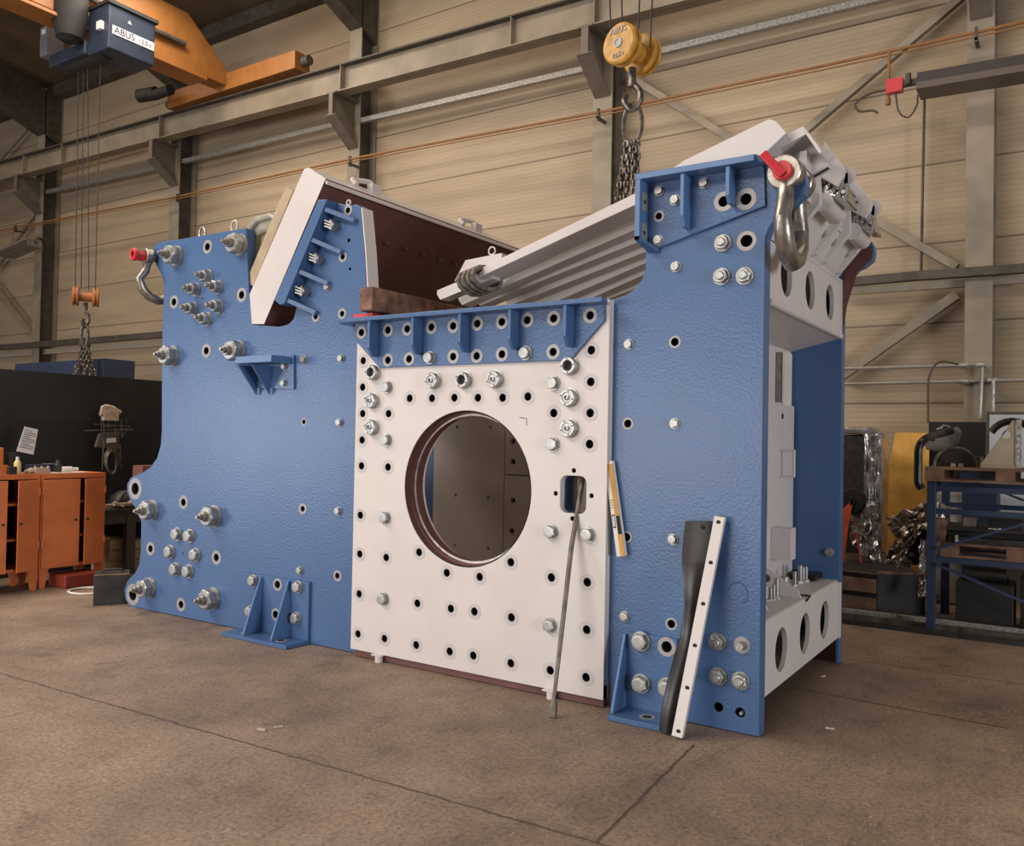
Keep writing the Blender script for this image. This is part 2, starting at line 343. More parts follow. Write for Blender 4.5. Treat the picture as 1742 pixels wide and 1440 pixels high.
for px, py in ((103, 270), (270, 220), (578, 135), (868, 60), (1010, 30), (38, 300)):
    X = on(px, py, 1, BY - .12).x
    MB(beampaint, beamdark).box(X - .008, X + .008, BY - .115, BY - .006, bz(X) + .02, bz(X) + .45).build('stiffener', rwo)
# girts under the beam
for i, (pa, pb, lab) in enumerate([((90, 325), (280, 283), 'galvanised tube girt between the two leftmost columns'), ((325, 272), (572, 212), 'galvanised tube girt under the runway beam left of the third column'), ((632, 202), (1000, 117), 'speckled galvanised tube girt left of the yellow hook block'), ((1108, 92), (1520, -8), 'speckled galvanised tube girt right of the yellow hook block')]):
    A, B_ = on(*pa, 1, 6.42), on(*pb, 1, 6.42); dd_ = (B_ - A).normalized(); A -= dd_ * .25; B_ += dd_ * .15; m = MB(galv); m.beam(A, B_, .085, .085); m.build('tube_girt', label=lab, cat='girt')
# conductor pipe
pp = [on(x, y, 1, 6.15) for x, y in ((-60, 404), (0, 392), (290, 337), (610, 268), (1040, 187), (1400, 112), (1742, 37), (1850, 12))]
gp = MB(redpipe).tube(pp, .02).tube([p + Vector((0, 0, -.05)) for p in pp], .011); gp = gp.build('gas_pipe', label='thin orange gas pipe running along the wall over all the columns', cat='pipe')
for px in (32, 305, 598, 1022, 1668):
    P = next(p0 + (p1 - p0) * ((px - q0) / (q1 - q0)) for (p0, q0), (p1, q1) in zip(zip(pp, (-60, 0, 290, 610, 1040, 1400, 1742, 1850)), list(zip(pp, (-60, 0, 290, 610, 1040, 1400, 1742, 1850)))[1:]) if q0 <= px <= q1)
    MB(beamdark).box(P.x - .02, P.x + .02, P.y - .03, 6.36, P.z - .1, P.z - .07).box(P.x - .015, P.x + .015, P.y - .03, P.y + .03, P.z - .12, P.z + .05).build('pipe_clip', gp)
P = on(1513, 88, 1, 6.15); Q = on(1511, 170, 1, 6.15); MB(redpipe).tube([P, Q], .018).cyl(Q - Vector((0, 0, .06)), (0, 0, 1), .03, .07).build('drop_pipe', gp)
P = on(22, 388, 1, 6.15); MB(redpipe).tube([P, P - Vector((0, 0, .35))], .015).build('drop_pipe', gp)
# diagonal braces
def brace(p, q, Y, lab, s=.09):
    A, B_ = on(*p, 1, Y), on(*q, 1, Y); MB(colpaint).beam(A, B_, s, s, up=(0, 1, 0)).build('diagonal_brace', label=lab, cat='brace')
brace((1080, 137), (1245, 238), 6.6, 'diagonal wall brace running down right from beside the yellow hook block')
brace((1640, -8), (1372, 222), 6.6, 'diagonal wall brace climbing to the top of the broad right column')
brace((1470, 365), (1628, 455), 6.6, 'diagonal wall brace ending at the cable tray by the right column')
brace((1628, 502), (1430, 642), 6.6, 'diagonal wall brace rising below the cable tray to the right column', .11)
brace((66, 200), (-10, 285), 6.6, 'thin diagonal brace above the runway beam at far left', .05)
brace((62, 362), (-10, 462), 6.6, 'diagonal brace rising behind the small wall heater at left')
brace((-10, 480), (60, 572), 6.6, 'diagonal brace falling to the foot of the far left column')
# cable trays
def run(name, pts, Y, w, h, m, lab, cat):
    mb = MB(m)
    P = [on(x, y, 1, Y) for x, y in pts]
    for A, B_ in zip(P, P[1:]): mb.beam(A, B_, w, h)
    return mb.build(name, label=lab, cat=cat)
run('cable_tray', [(1425, 482), (1560, 470), (1760, 456)], 6.3, .12, .10, beamdark, 'dark cable tray along the wall right of the blue plate', 'cable tray')
run('cable_tray', [(-20, 593), (140, 581), (300, 568)], 6.3, .12, .13, beamdark, 'dark cable tray along the wall at left behind the chain', 'cable tray')
# steel shelf rails light edge
run('wall_rail', [(1425, 497), (1760, 474)], 6.55, .05, .09, mat('rail_pale', (.38, .33, .26), .5), 'pale horizontal rail under the dark cable tray at right', 'rail')
run('wall_rail', [(-20, 606), (290, 583)], 6.55, .05, .12, MATS['rail_pale'], 'pale horizontal rail under the dark cable tray at left', 'rail')
# air pipes right
pipem = mat('pipe_grey', (.36, .33, .29), .4, .4, noise=.08, nscale=8)
def pxt(pts, Y, r, name, lab, cat, m=pipem):
    return MB(m).tube(smooth([on(x, y, 1, Y) for x, y in pts]) if 'hose' in name else [on(x, y, 1, Y) for x, y in pts], r).build(name, label=lab, cat=cat)
ap = pxt([(1425, 628), (1640, 622), (1668, 620), (1671, 626), (1667, 712)], 6.25, .022, 'air_pipe', 'upper galvanised air pipe with a drop leg at the right column', 'pipe')
ap2 = pxt([(1425, 654), (1640, 649), (1760, 647)], 6.31, .022, 'air_pipe', 'lower galvanised air pipe running past the right column', 'pipe')
for px, py in ((1640, 622), (1669, 621)): Q = on(px, py, 1, 6.25); MB(galv).cyl(Q - Vector((.05, 0, 0)), (1, 0, 0), .034, .1, 12).build('pipe_fitting', ap)
for px, py in ((1640, 649), (1688, 648)): Q = on(px, py, 1, 6.31); MB(galv).cyl(Q - Vector((.05, 0, 0)), (1, 0, 0), .034, .1, 12).build('pipe_fitting', ap2)
Q = on(1690, 648, 1, 6.25); MB(galv).tube([Q, Q - Vector((0, 0, .55))], .02).build('drop_leg', ap2)
pxt([(1579, 720), (1579, 660), (1581, 640), (1590, 622), (1605, 615), (1630, 620)], 6.1, .012, 'air_hose', 'thin hose looping down in front of the wall to the black cabinet', 'hose', beamdark)
pxt([(1573, 160), (1570, 300), (1567, 465)], 6.6, .016, 'cable', 'thin vertical cable below the dark radiant heater', 'cable', beamdark)
# radiant heater right
A, B_ = on(1563, 146, 1, 5.6), on(1790, 108, 1, 5.6)
heatm = mat('heater_dark', (.035, .024, .022), .5); t = thing('radiant_heater', A, 'long dark brown radiant heater hung at the upper right', 'heater')
MB(heatm, beamdark).beam(A + Vector((0, 0, .03)), B_ + Vector((0, 0, .03)), .28, .13).build('housing', t)
MB(mat('heater_skirt', (.10, .075, .065), .4)).beam(A + Vector((0, -.02, -.07)), B_ + Vector((0, -.02, -.07)), .36, .07).build('reflector', t)
MB(red).box(A.x - .33, A.x - .16, A.y - .05, A.y + .05, A.z - .03, A.z + .12).build('control_box', t)
MB(beamdark).box(A.x - .16, A.x - .0, A.y - .03, A.y + .03, A.z + .02, A.z + .08).cyl(A + Vector((-.1, -.05, .02)), (0, 0, 1), .03, .12).build('valve', t)
MB(beamdark).tube(smooth([A + Vector((-.3, 0, .02)), A + Vector((-.5, 0, .02)), A + Vector((-.66, 0, -.06)), A + Vector((-.62, 0, -.16)), A + Vector((-.48, 0, -.18)), A + Vector((-.42, 0, -.22))]), .014).tube(smooth([A + Vector((-.24, 0, -.02)), A + Vector((-.2, 0, -.25)), A + Vector((-.1, 0, -.33)), A + Vector((-.02, 0, -.22)), A + Vector((-.01, 0, -.1))]), .01).build('hose', t)
# small heater left
A, B_ = on(12, 433, 1, 5.9), on(58, 413, 1, 5.9); t = thing('wall_heater', A, 'small slatted heater on a bracket below the pipe at far left', 'heater')
MB(mat('heater_grey', (.20, .17, .14), .4)).beam(A, B_, .35, .18).build('housing', t)
MB(beamdark).beam(A + Vector((0, -.19, -.02)), B_ + Vector((0, -.19, -.02)), .02, .11).build('grille', t)
MB(beamdark).tube([B_, on(66, 407, 1, 6.1), on(76, 410, 1, 6.34)], .05).build('bracket', t)
# ================================================================== OVERHEAD CRANE
t = thing('overhead_crane', (-12.6, BY, 8.05), 'orange overhead travelling crane girder at the upper left', 'crane')
oz = 8.02 + .02
zb = bz(-12) + .53
gx = -12.25
gm = MB(orange)
gm.prism([(gx - .18, 5.85, zb + .12), (gx - .18, 5.85, zb + .35), (gx - .18, 4.9, 9.25), (gx - .18, -9, 9.25), (gx - .18, -9, 8.35), (gx - .18, 4.9, 8.22)], (.36, 0, 0)); gm.box(gx - .25, gx + .25, -9, 5.3, 8.14, 8.2); gm.build('girder', t, .008)
MB(orange).box(-13.9, -10.2, 5.77, 6.13, zb + .03, zb + .36).build('end_carriage', t, .01)
for x in (-13.95, -10.17): MB(beamdark).cyl((x, 5.95, zb + .2), (-1 if x < -12 else 1, 0, 0), .09, .16, 16).build('buffer', t)
MB(blk).cyl((-13.95, 5.55, zb + .28), (-1, -.2, 0), .13, .45, 16).cyl((-13.4, 5.5, zb + .22), (-1, 0, 0), .1, .6, 16).build('travel_motor', t)
MB(beamdark).tube([(gx + .26, 2.0, 8.75), (gx + .26, 3.4, 8.62), (gx + .26, 4.8, 8.62)], .05).build('cable_track', t)
# hoist
HY = 3.1
t = thing('crane_hoist', (gx, HY - .3, 8.0), 'dark blue crane hoist with cable drum under the orange girder', 'hoist')
C0 = on(208, 62, 0, gx + .55)
hy0, hy1 = C0.y - .42, C0.y + .40
MB(hoistblue).box(gx + .27, gx + .85, hy0, hy1, C0.z - .42, C0.z + .30).build('housing', t, .02)
MB(blk).box(gx + .26, gx + .88, hy0 - .02, hy1 + .04, C0.z + .301, C0.z + .36).build('top_cover', t)
HB = lambda px, py: on(px, py, 1, hy0)
q = HB(84, 74); MB(mat('hoist_grey', (.16, .17, .20), .5)).box(q.x - .12, q.x + .10, hy0 - .1, hy0 + .2, q.z - .25, q.z + .25).build('control_box', t, .02)
MB(paper).box(q.x - .06, q.x + .06, hy0 - .104, hy0 - .1, q.z + .12, q.z + .2).build('sticker', t)
q2 = HB(120, 92); MB(hoistblue).box(q.x + .101, gx + .26, hy0 - .05, hy0 + .25, q2.z - .12, q2.z + .10).build('trolley_frame', t, .02)
MB(blk).cyl((HB(100, 95).x, hy0 + .2, HB(115, 97).z), (1, 0, 0), .17, 1.1, 24).build('rope_drum', t)
q = HB(143, 82); MB(blk).lathe([(.10, 0), (.20, .06), (.27, .35), (.27, .75), (.20, .88), (.05, .9)], (q.x, hy0 - .25, q.z), (0, 0, 1), 20).build('motor', t)
xs = gx + .852
MB(paper).box(xs, xs + .006, C0.y - .36, C0.y + .38, C0.z - .17, C0.z - .03).build('name_board', t)
textmesh('lettering', 'ABUS', .15, (xs + .008, C0.y - .15, C0.z - .10), (0, 1, 0), (0, 0, 1), blackm, t)
textmesh('lettering', '12,5 t', .10, (xs + .008, C0.y + .21, C0.z - .10), (0, 1, 0), (0, 0, 1), blackm, t)
MB(paper).prism([(xs, C0.y - .10, C0.z + .10), (xs, C0.y - .03, C0.z + .10), (xs, C0.y - .065, C0.z + .16)], (.004, 0, 0)).build('warning_sign', t)
MB(paper).box(gx + .6, gx + .72, hy0 - .06, hy0 - .001, C0.z - .1, C0.z + .03).build('terminal_box', t)
# link mesh
def link_mesh(L_, w, r, m, name='link', n=6):
    pts = []
    for k in range(14):
        a_ = 2 * math.pi * k / 14; x = (w / 2) * math.cos(a_); z = (w / 2) * math.sin(a_) + (L_ / 2 - w / 2) * (1 if math.sin(a_) > 0 else -1); pts.append((x, 0, z))
    return MB(m).tube(pts, r, n, closed=True).mesh(name)
def chain(_unused, top, bottom, L_, w, r, sway=.0, ph=0.):
    top, bottom = Vector(top), Vector(bottom); n = int((top - bottom).length / (L_ - 2.2 * r)); d = (bottom - top) / max(n, 1)
    out = MB(chainm)
    for i in range(n + 1):
        c = top + d * i + Vector((math.sin(i * .9 + ph) * sway, math.cos(i * .7 + ph) * sway, 0)); ang = (math.pi / 2) * (i % 2) + ph
        pts = []
        for k in range(12):
            a_ = 2 * math.pi * k / 12; x = (w / 2 - r) * math.cos(a_); z = (w / 2 - r) * math.sin(a_) + (L_ / 2 - w / 2) * (1 if math.sin(a_) > 1e-6 else -1 if math.sin(a_) < -1e-6 else 0)
            pts.append(c + Vector((x * math.cos(ang), x * math.sin(ang), z)))
        out.tube(pts, r, 5, closed=True)
    return out
def hook_block(C, R_, yaw, sep, lab, ropes_to, colm, wheel_w, text=None):
    """two sheaves on a cross piece, C = centre"""
    t = thing('hook_block', C, lab, 'hook block')
    ax = Vector((math.cos(yaw), math.sin(yaw), 0))
    for sgn in (-1, 1):
        base = C + ax * (sep / 2 * sgn) - ax * (wheel_w / 2)
        MB(colm, darksteel).lathe([(R_ * .9, 0), (R_, wheel_w * .12), (R_, wheel_w * .36), (R_ * .86, wheel_w * .42), (R_ * .86, wheel_w * .58), (R_, wheel_w * .64), (R_, wheel_w * .88), (R_ * .9, wheel_w)], base, ax, 36).build('sheave', t)
    MB(colm).cyl(C - ax * (sep / 2), ax, R_ * .5, sep, 20).build('crosshead', t)
    if text:
        fc = C + ax * (-sep / 2 - wheel_w / 2 - .001); n = -ax; u = Vector((0, 0, 1)).cross(n)
        MB(ringm).lathe([(R_ * .24, 0), (R_ * .24, .008), (R_ * .15, .009), (R_ * .15, .004)], fc, n, 20).build('hub', t)
        textmesh('lettering', text, R_ * .42, fc + n * .003 + Vector((0, 0, R_ * .6)), u, (0, 0, 1), ringm, t, .003)
        textmesh('lettering', '12,5 t', R_ * .3, fc + n * .003 - Vector((0, 0, R_ * .6)), u, (0, 0, 1), ringm, t, .003)
    return t, ax
def ropes(name, pairs, lab, r=.008):
    m = MB(darksteel)
    for a_, b_ in pairs: m.tube([a_, b_], r, 6)
    return m.build(name, label=lab, cat='ropes')
# rear (left) hook block
C = on(146, 505, 1, 3.2)
hb, ax = hook_block(C, .16, 1.02, .30, 'small rust orange twin hook block hanging at left over the dark wall', None, mat('block_orange', (.36, .13, .035), .5, noise=.2), .10)
MB(chainm).tube([C + Vector((0, 0, -.1)), C + Vector((0, 0, -.26))], .035).tube([C + Vector((.0, 0, -.24)), C + Vector((.09, 0, -.3)), C + Vector((.1, 0, -.42)), C + Vector((0, 0, -.5)), C + Vector((-.09, 0, -.42)), C + Vector((-.07, 0, -.36))], .03).build('hook', hb)
tops = [(135, 112), (142, 112), (150, 96), (168, 110)]
pr = []
for (bx, by), (tx, ty) in zip(((128, 492), (138, 490), (151, 494), (162, 494)), ((134, 105), (142, 105), (149, 95), (171, 105))): pr.append((on(bx, by, 1, 3.2), on(tx, ty, 1, 3.2)))
ropes('hoist_rope', pr, 'four thin steel ropes from the dark blue hoist to the small hook block', .009)
t = thing('chain_sling', C + Vector((0, 0, -.5)), 'bunched lifting chains hanging at left from the small hook block', 'chain')
B0 = C + Vector((0, 0, -.5))
MB(chainm).tube([B0 + Vector((.1 * math.sin(k * math.pi / 8), 0, -.13 + .2 * math.cos(k * math.pi / 8))) for k in range(16)], .025, closed=True).build('ring', t)
for k in range(8):
    an = k * .8; tp = B0 + Vector((.05 * math.cos(an), .05 * math.sin(an), -.3)); bt = on(145, 640, 1, 3.2) + Vector((.16 * math.cos(an), .14 * math.sin(an), 0))
    chain(None, tp, bt, .10, .07, .013, .012, k).build('chain', t)
# front hook block (yellow)
C = on(1076, 86, 1, 1.0)
hb, ax = hook_block(C, .148, 1.36, .24, 'yellow hook block hanging above the machine', None, yelblock, .10, 'ABUS')
hb['label'] = 'large yellow twin sheave hook block hanging above the machine'
MB(chainm).cyl(C + Vector((0, 0, -.27)), (0, 0, 1), .03, .14, 12).tube(smooth([C + Vector((0, 0, -.24)), C + Vector((.05, .02, -.3)), C + Vector((.055, .02, -.38)), C + Vector((0, 0, -.44)), C + Vector((-.05, -.02, -.38)), C + Vector((-.045, 0, -.32))]), .024).build('hook', hb)
pr = []
for (bx, by), (tx, ty) in zip(((1039, 62), (1059, 60), (1085, 80), (1106, 80)), ((1036, -60), (1056, -60), (1090, -60), (1112, -60))):
    A, B_ = on(bx, by, 1, 1.0), on(tx, ty, 1, 1.0); pr.append((A, A + (B_ - A) * 6))
ropes('hoist_rope', pr, 'four thin steel ropes rising from the large yellow hook block', .006)
t = thing('chain_sling', C + Vector((0, 0, -.45)), 'bright lifting chains hanging from the yellow hook block behind the slanted bars', 'chain')
B0 = C + Vector((0, 0, -.42))
MB(chainm).tube([B0 + Vector((.075 * math.sin(k * math.pi / 10), .02, -.12 + (.10 + .05) * math.cos(k * math.pi / 10))) for k in range(20)], .016, 8, closed=True).build('ring', t)
for k in range(9):
    an = k * .7; tp = B0 + Vector((.05 * math.cos(an), .04 * math.sin(an), -.28)); bt = on(1066, 352, 1, 1.0) + Vector((.085 * math.cos(an), .07 * math.sin(an), 0))
    chain(None, tp, bt, .066, .044, .0085, .004, k).build('chain', t)
for s_ in (-1, 1): MB(zinc).tube([B0 + Vector((.03 * s_, 0, -.25)), B0 + Vector((.06 * s_, 0, -.31)), B0 + Vector((.07 * s_, 0, -.36))], .013).build('shortening_hook', t)
# ================================================================== THE MACHINE
M = thing('crusher_frame', (-2.9, 1.0, 0), 'huge blue and white steel crusher frame standing on the concrete floor', 'machine')
CZ = F(796, 832, -.06); CR = .522
cx, cz = (F(687, 835, -.06)[0] + F(905, 832, -.06)[0]) / 2, (F(800, 699, -.06)[1] + F(793, 966, -.06)[1]) / 2
# ---- hardware meshes (axis towards -Y = out of the front)
OUT = Vector((0, -1, 0))
def bolt_mesh(washer=True, name='hex_bolt', stud=0.):
    m = MB(zinc); h = 0
    if washer: m.cyl((0, 0, 0), OUT, .058, .010, 28); h = .010
    m.lathe([(.046, h), (.050, h + .004), (.050, h + .030), (.043, h + .036)], (0, 0, 0), OUT, 6, 0, False, .3)
    m.lathe([(.043, h + .030), (.041, h + .0365), (.028, h + .0375), (.027, h + .034), (.001, h + .034)], (0, 0, 0), OUT, 24)
    if stud: m.cyl((0, h + .0 - .0, 0), OUT, .030, h + .036 + stud, 20, ch=.005)
    return m.mesh(name)
BOLT = bolt_mesh(); NUTW = bolt_mesh(True, 'hex_nut', .028)
def plug_mesh(inner):
    m = MB(zinc, blackm)
    m.lathe([(.060, 0), (.060, .006), (.054, .008), (.054, .040), (.050, .046), (.034, .046), (.030, .042 if inner else .02), (.001, .042 if inner else .02)], (0, 0, 0), OUT, 28)
    for k in range(4):
        a_ = k * math.pi / 2 + .5; m.box(math.cos(a_) * .042 - .004, math.cos(a_) * .042 + .004, -.0475, -.040, math.sin(a_) * .042 - .004, math.sin(a_) * .042 + .004, 1)
    if inner: m.lathe([(.018, .04), (.018, .05), (.012, .052), (.011, .042), (.001, .042)], (0, 0, 0), OUT, 20)
    else: m.lathe([(.029, .022), (.001, .0225)], (0, 0, 0), OUT, 20, 1)
    return m.mesh('locking_bush')
PLUG, PLUGH = plug_mesh(True), plug_mesh(False)
BIGW = MB(zinc).cyl((0, 0, 0), OUT, .092, .012, 36).cyl((0, -.0121, 0), OUT, .086, .018, 36).mesh('washer')
BIGN = MB(zinc).lathe([(.080, .030), (.088, .036), (.088, .090), (.074, .100), (.055, .101)], (0, 0, 0), OUT, 6, 0, False, .25).lathe([(.074, .096), (.071, .1015), (.036, .102), (.036, .095)], (0, 0, 0), OUT, 28).mesh('hex_nut')
BIGS = MB(shst).lathe([(.042, .06), (.042, .130), (.038, .135), (.027, .135), (.027, .160), (.024, .163), (.015, .163), (.015, .185), (.012, .188), (.001, .188)], (0, 0, 0), OUT, 20).mesh('stud')
MEDW = MB(zinc).cyl((0, 0, 0), OUT, .060, .010, 28).cyl((0, -.0101, 0), OUT, .054, .010, 28).mesh('washer')
MEDN = MB(zinc).lathe([(.050, .020), (.054, .024), (.054, .062), (.046, .069), (.03, .069)], (0, 0, 0), OUT, 6, 0, False, .1).mesh('hex_nut')
MEDS = MB(shst).lathe([(.031, .04), (.031, .102), (.028, .105), (.018, .105), (.018, .134), (.016, .137), (.001, .137)], (0, 0, 0), OUT, 16).mesh('stud')
def bolt(px, py, d=.10, parent=None, Y=0., me=None, name='hex_bolt'):
    x, z = F(px, py, Y); return place(me or BOLT, name, parent or M, (x, Y - .0003, z), Matrix.Rotation(random.uniform(0, 1), 4, 'Y'), d / .1)
# ---- front side plate
FT = .10
outline_px = [(234, 1043), (222, 1035), (213, 1020), (211, 1004), (217, 988), (229, 976), (236, 962), (239, 940), (240, 888), (232, 868), (222, 852), (216, 838), (216, 824), (222, 813), (232, 808), (243, 804), (256, 795), (267, 779), (273, 758), (275, 730), (275, 660), (276, 560), (279, 484), (275, 468), (266, 452), (260, 436), (261, 420), (270, 412),
 (300, 408), (418, 388), (424, 510), (429, 553), (449, 554), (474, 556), (490, 552), (499, 543), (503, 528), (505, 518), (490, 512), (560, 342), (575, 346), (594, 350), (607, 348), (613, 353), (620, 430), (626, 538), (1031, 511), (1048, 508), (1066, 502), (1082, 490), (1092, 476), (1098, 458), (1098, 400), (1098, 292), (1295, 266), (1320, 266), (1336, 268), (1352, 275), (1364, 287), (1370, 300), (1371, 314), (1367, 330), (1350, 345), (1336, 352), (1318, 372), (1308, 388), (1303, 404)]
outline = PX(outline_px)
Xr = on(1291, 1256, 0, 0).x
outline = [(x, z) for x, z in outline]; outline[-1] = (.0, outline[-1][1]); outline += [(0.0, .004)]
xw0, xw1 = F(597, 1105, -.06)[0], F(1025, 1189, -.06)[0]
outline += [(xw1 + .02, .004), (xw1 + .02, .14), (xw0, .14), (xw0, .004)]; outline[0] = (F(234, 1043)[0], .004)
holes = []; ex = MB(blue, ringm, blackm)
def hole(ex, px, py, r, rr, Y=0., depth=.08, ringmi=1, hl=None, t=.0012):
    x, z = F(px, py, Y); (hl if hl is not None else holes).append(circle(x, z, r, 20))
    if rr: ex.annulus(x, z, r, rr, Y, t, 28, ringmi)
    if depth:
        ex.lathe([(r * .985, 0), (r * .985, depth)], (x, Y + .003, z), (0, 1, 0), 20, 2, cap=False); ex.disc(x, z, r * 1.02, Y + depth, 20, 2)  # black cup and disc: the shade inside the hole put into colour
for px, py in ((353, 420), (296, 514), (411, 502), (351, 597), (312, 855), (256, 934), (368, 949), (308, 1029)): hole(ex, px, py, .032, .060)
for px, py in ((515, 866), (592, 358), (583, 437), (537, 539), (582, 534), (574, 980)): hole(ex, px, py, .022, .042)
for px, py in ((517, 718),): hole(ex, px, py, .018, .030)
for px, py, r in ((593, 409, .014), (595, 458, .011), (345, 508, .006), (311, 942, .006)): hole(ex, px, py, r, 0)
for px, py in ((230, 832), (226, 1012)): hole(ex, px, py, .055, .098)
for px, py in ((1148, 582), (1068, 721), (1142, 1062)): hole(ex, px, py, .024, .036)
for px, py in ((1066, 914),): hole(ex, px, py, .024, .034)
for px, py in ((1270, 410),): hole(ex, px, py, .034, .056)
for px, py in ((1222, 1204), (1259, 1213)): hole(ex, px, py, .026, 0)
x, z = F(1345, 296); holes.append(circle(x, z, .045)); ex.annulus(x, z, .045, .085, 0, .0015, 32, 1)
big = circle(cx, cz, .53, 64); holes.append(big)
for px, py, r, yy in ((1231, 343, .031, -.02), (1269, 339, .033, -.02), (1121, 368, .021, -.02), (472, 995, .031, -.025), (469, 1046, .031, -.025), (1134, 1101, .033, -.025)): holes.append(circle(*F(px, py, yy), r, 20))
port = roundrect(F(953, 840, -.06)[0], F(997, 840, -.06)[0], F(975, 874, -.06)[1], F(975, 810, -.06)[1], .045); holes.append(port)
# weld circle on the face
x, z = F(1256, 1010)
ex.tube([(x + .055 * math.cos(a_), -.0, z + .062 * math.sin(a_)) for a_ in [math.radians(k * 24 - 60) for k in range(13)]], .004, 5)
sp = plate('side_plate', outline, holes, 0, FT, [blue, ringm, blackm], M, .005, ex)
# rear plate (mirrored twin without the cover)
DY = 1.90
rear = [(x, min(z, 2.40) if -3.7 < x < -1 else z) for x, z in outline]
rp = plate('side_plate', [p for p in rear], [circle(F(1345, 296)[0], F(1345, 296)[1], .045)], DY, DY + .1, [blue], M, .005)
brn = MB(primer).prism([(.005, DY - .004, 2.42), (.005, DY - .004, 2.86), (.03, DY - .004, 3.10), (.13, DY - .004, 3.16), (.19, DY - .004, 3.08), (.20, DY - .004, 2.96), (.10, DY - .004, 2.86), (.03, DY - .004, 2.62)], (0, .004, 0)).build('unpainted_patch', rp)
# ---- hardware on the side plate
for px, py in ((301, 436), (409, 417), (294, 606), (406, 598), (260, 868), (366, 878), (255, 1000), (363, 1018)):
    x, z = F(px, py); b_ = place(BIGN, 'anchor_nut', M, (x, -.0003, z), Matrix.Rotation(random.uniform(0, 1), 4, 'Y'))
    place(BIGW, 'washer', b_, (x, -.0003, z)); place(BIGS, 'stud', b_, (x, -.0003, z))
for px, py in ((355, 471), (372, 489), (334, 493), (330, 526), (373, 522), (354, 543)):
    x, z = F(px, py); b_ = place(MEDN, 'anchor_nut', M, (x, -.0003, z), Matrix.Rotation(random.uniform(0, 1), 4, 'Y'))
    place(MEDW, 'washer', b_, (x, -.0003, z)); place(MEDS, 'stud', b_, (x, -.0003, z))
for px, py in ((303, 909), (324, 912), (291, 939), (334, 944), (300, 969), (322, 972)): bolt(px, py, .105)
for px, py in ((517, 612), (581, 610), (578, 719), (576, 870), (511, 971), (558, 488)): bolt(px, py, .056)
for px, py in ((1070, 586), (1148, 721), (1145, 918), (1063, 1049), (1150, 454)): bolt(px, py, .056)
for px, py in ((1230, 414), (1228, 471), (1267, 470), (1221, 1092), (1222, 1151), (1260, 1158)): bolt(px, py, .086, me=NUTW, name='hex_nut')
x, z = F(1262, 1098); MB(zinc, ringm).cyl((x, 0, z), OUT, .022, .05, 16).annulus(x, z, .022, .046, 0, .0015, 24, 1).build('stud', M)
x, z = F(1262, 1213); MB(zinc).cyl((x, .03, z), OUT, .010, .05, 12).build('pin', M)
x, z = F(1036, 853); MB(zinc).cyl((x, 0, z), OUT, .012, .03, 12).build('stud', M)
# ---- cover plate
CY = -.06
co = [F(603, 575, CY), F(1026, 511, CY), F(1025, 1189, CY), F(597, 1105, CY)]
zb_ = .055; co = [(xw0, co[0][1]), (xw0, F(603, 545, CY)[1]), (xw1, F(1026, 511, CY)[1]), (xw1, zb_), (xw0, zb_)]
ch, cex = [], MB(white, faint, blackm)
HP = [(618, 614), (617, 659), (617, 704), (616, 749), (615, 793), (661, 704), (660, 795), (697, 678), (735, 678), (773, 677), (813, 677), (855, 677), (898, 675), (1006, 596), (1005, 650), (1004, 703), (1003, 756), (942, 703), (613, 877), (612, 943), (657, 949), (713, 940), (869, 957), (760, 975), (816, 982), (938, 983), (999, 991), (611, 1011), (710, 1027), (767, 1036), (807, 1041), (870, 1051), (998, 1072), (609, 1079), (654, 1087), (708, 1098), (765, 1109), (805, 1116), (869, 1129), (936, 1141), (997, 1153)]
for px, py in HP: hole(cex, px, py, .027, .052, CY, .10, 1, ch, .0015)
for px, py in ((976, 801), (945, 840), (1006, 844), (974, 883)): hole(cex, px, py, .014, 0, CY, .08, 1, ch)
ch.append(circle(cx, cz, CR, 72)); ch.append(port)
BH = [(615, 566), (660, 562), (693, 560), (734, 557), (771, 555), (812, 551), (854, 548), (897, 545), (942, 542), (1004, 537), (660, 613), (696, 611), (771, 607), (811, 606), (854, 603), (941, 599)]
for px, py in BH: ch.append(circle(*F(px, py, CY - .02), .026, 20))
cex.tube([(F(884, 711, CY)[0], CY - .0005, F(884, 711, CY)[1]), (F(896, 712, CY)[0], CY - .0005, F(896, 712, CY)[1]), (F(896, 724, CY)[0], CY - .0005, F(896, 724, CY)[1])], .0022, 4, 2)
cover = plate('cover_plate', co, ch, CY, -.001, [white, faint, blackm], M, .004, cex)
for px, py in ((659, 659), (658, 749), (656, 881), (653, 1019), (942, 652), (941, 756), (938, 905), (1001, 910), (936, 1064)): bolt(px, py, .082, cover, CY)
for px, py, hh in ((637, 634, 1), (635, 682, 0), (635, 727, 0), (739, 648, 0), (791, 647, 1), (844, 646, 0), (971, 623, 1), (970, 677, 0), (970, 729, 0)): bolt(px, py, .1, cover, CY, PLUGH if hh else PLUG, 'locking_bush')
# ring inside the opening
rg = MB(primer, shst); rg.lathe([(.515, -.055), (.515, -.01), (.505, -.008), (.505, .12)], (cx, 0, cz), (0, 1, 0), 72, cap=False)
rg.lathe([(.505, .02), (.490, .022), (.490, .034), (.505, .036)], (cx, 0, cz), (0, 1, 0), 72, 1, cap=False)
rg.lathe([(CR, -.056), (CR, -.03)], (cx, 0, cz), (0, 1, 0), 72, 0, cap=False); rg = rg.build('opening_ring', M)
MB(primer).box(xw0 + .02, xw1, -.045, -.002, 0.005, .13).build('base_strip', M)
for px, py in ((643, 1117), (936, 1183)):
    x, z = F(px, py, -.08); MB(white).box(x - .05, x + .04, -.10, -.03, .046, .054).cyl((x, -.07, 0.0), (0, 0, 1), .028, .045, 16).build('jacking_pad', M)
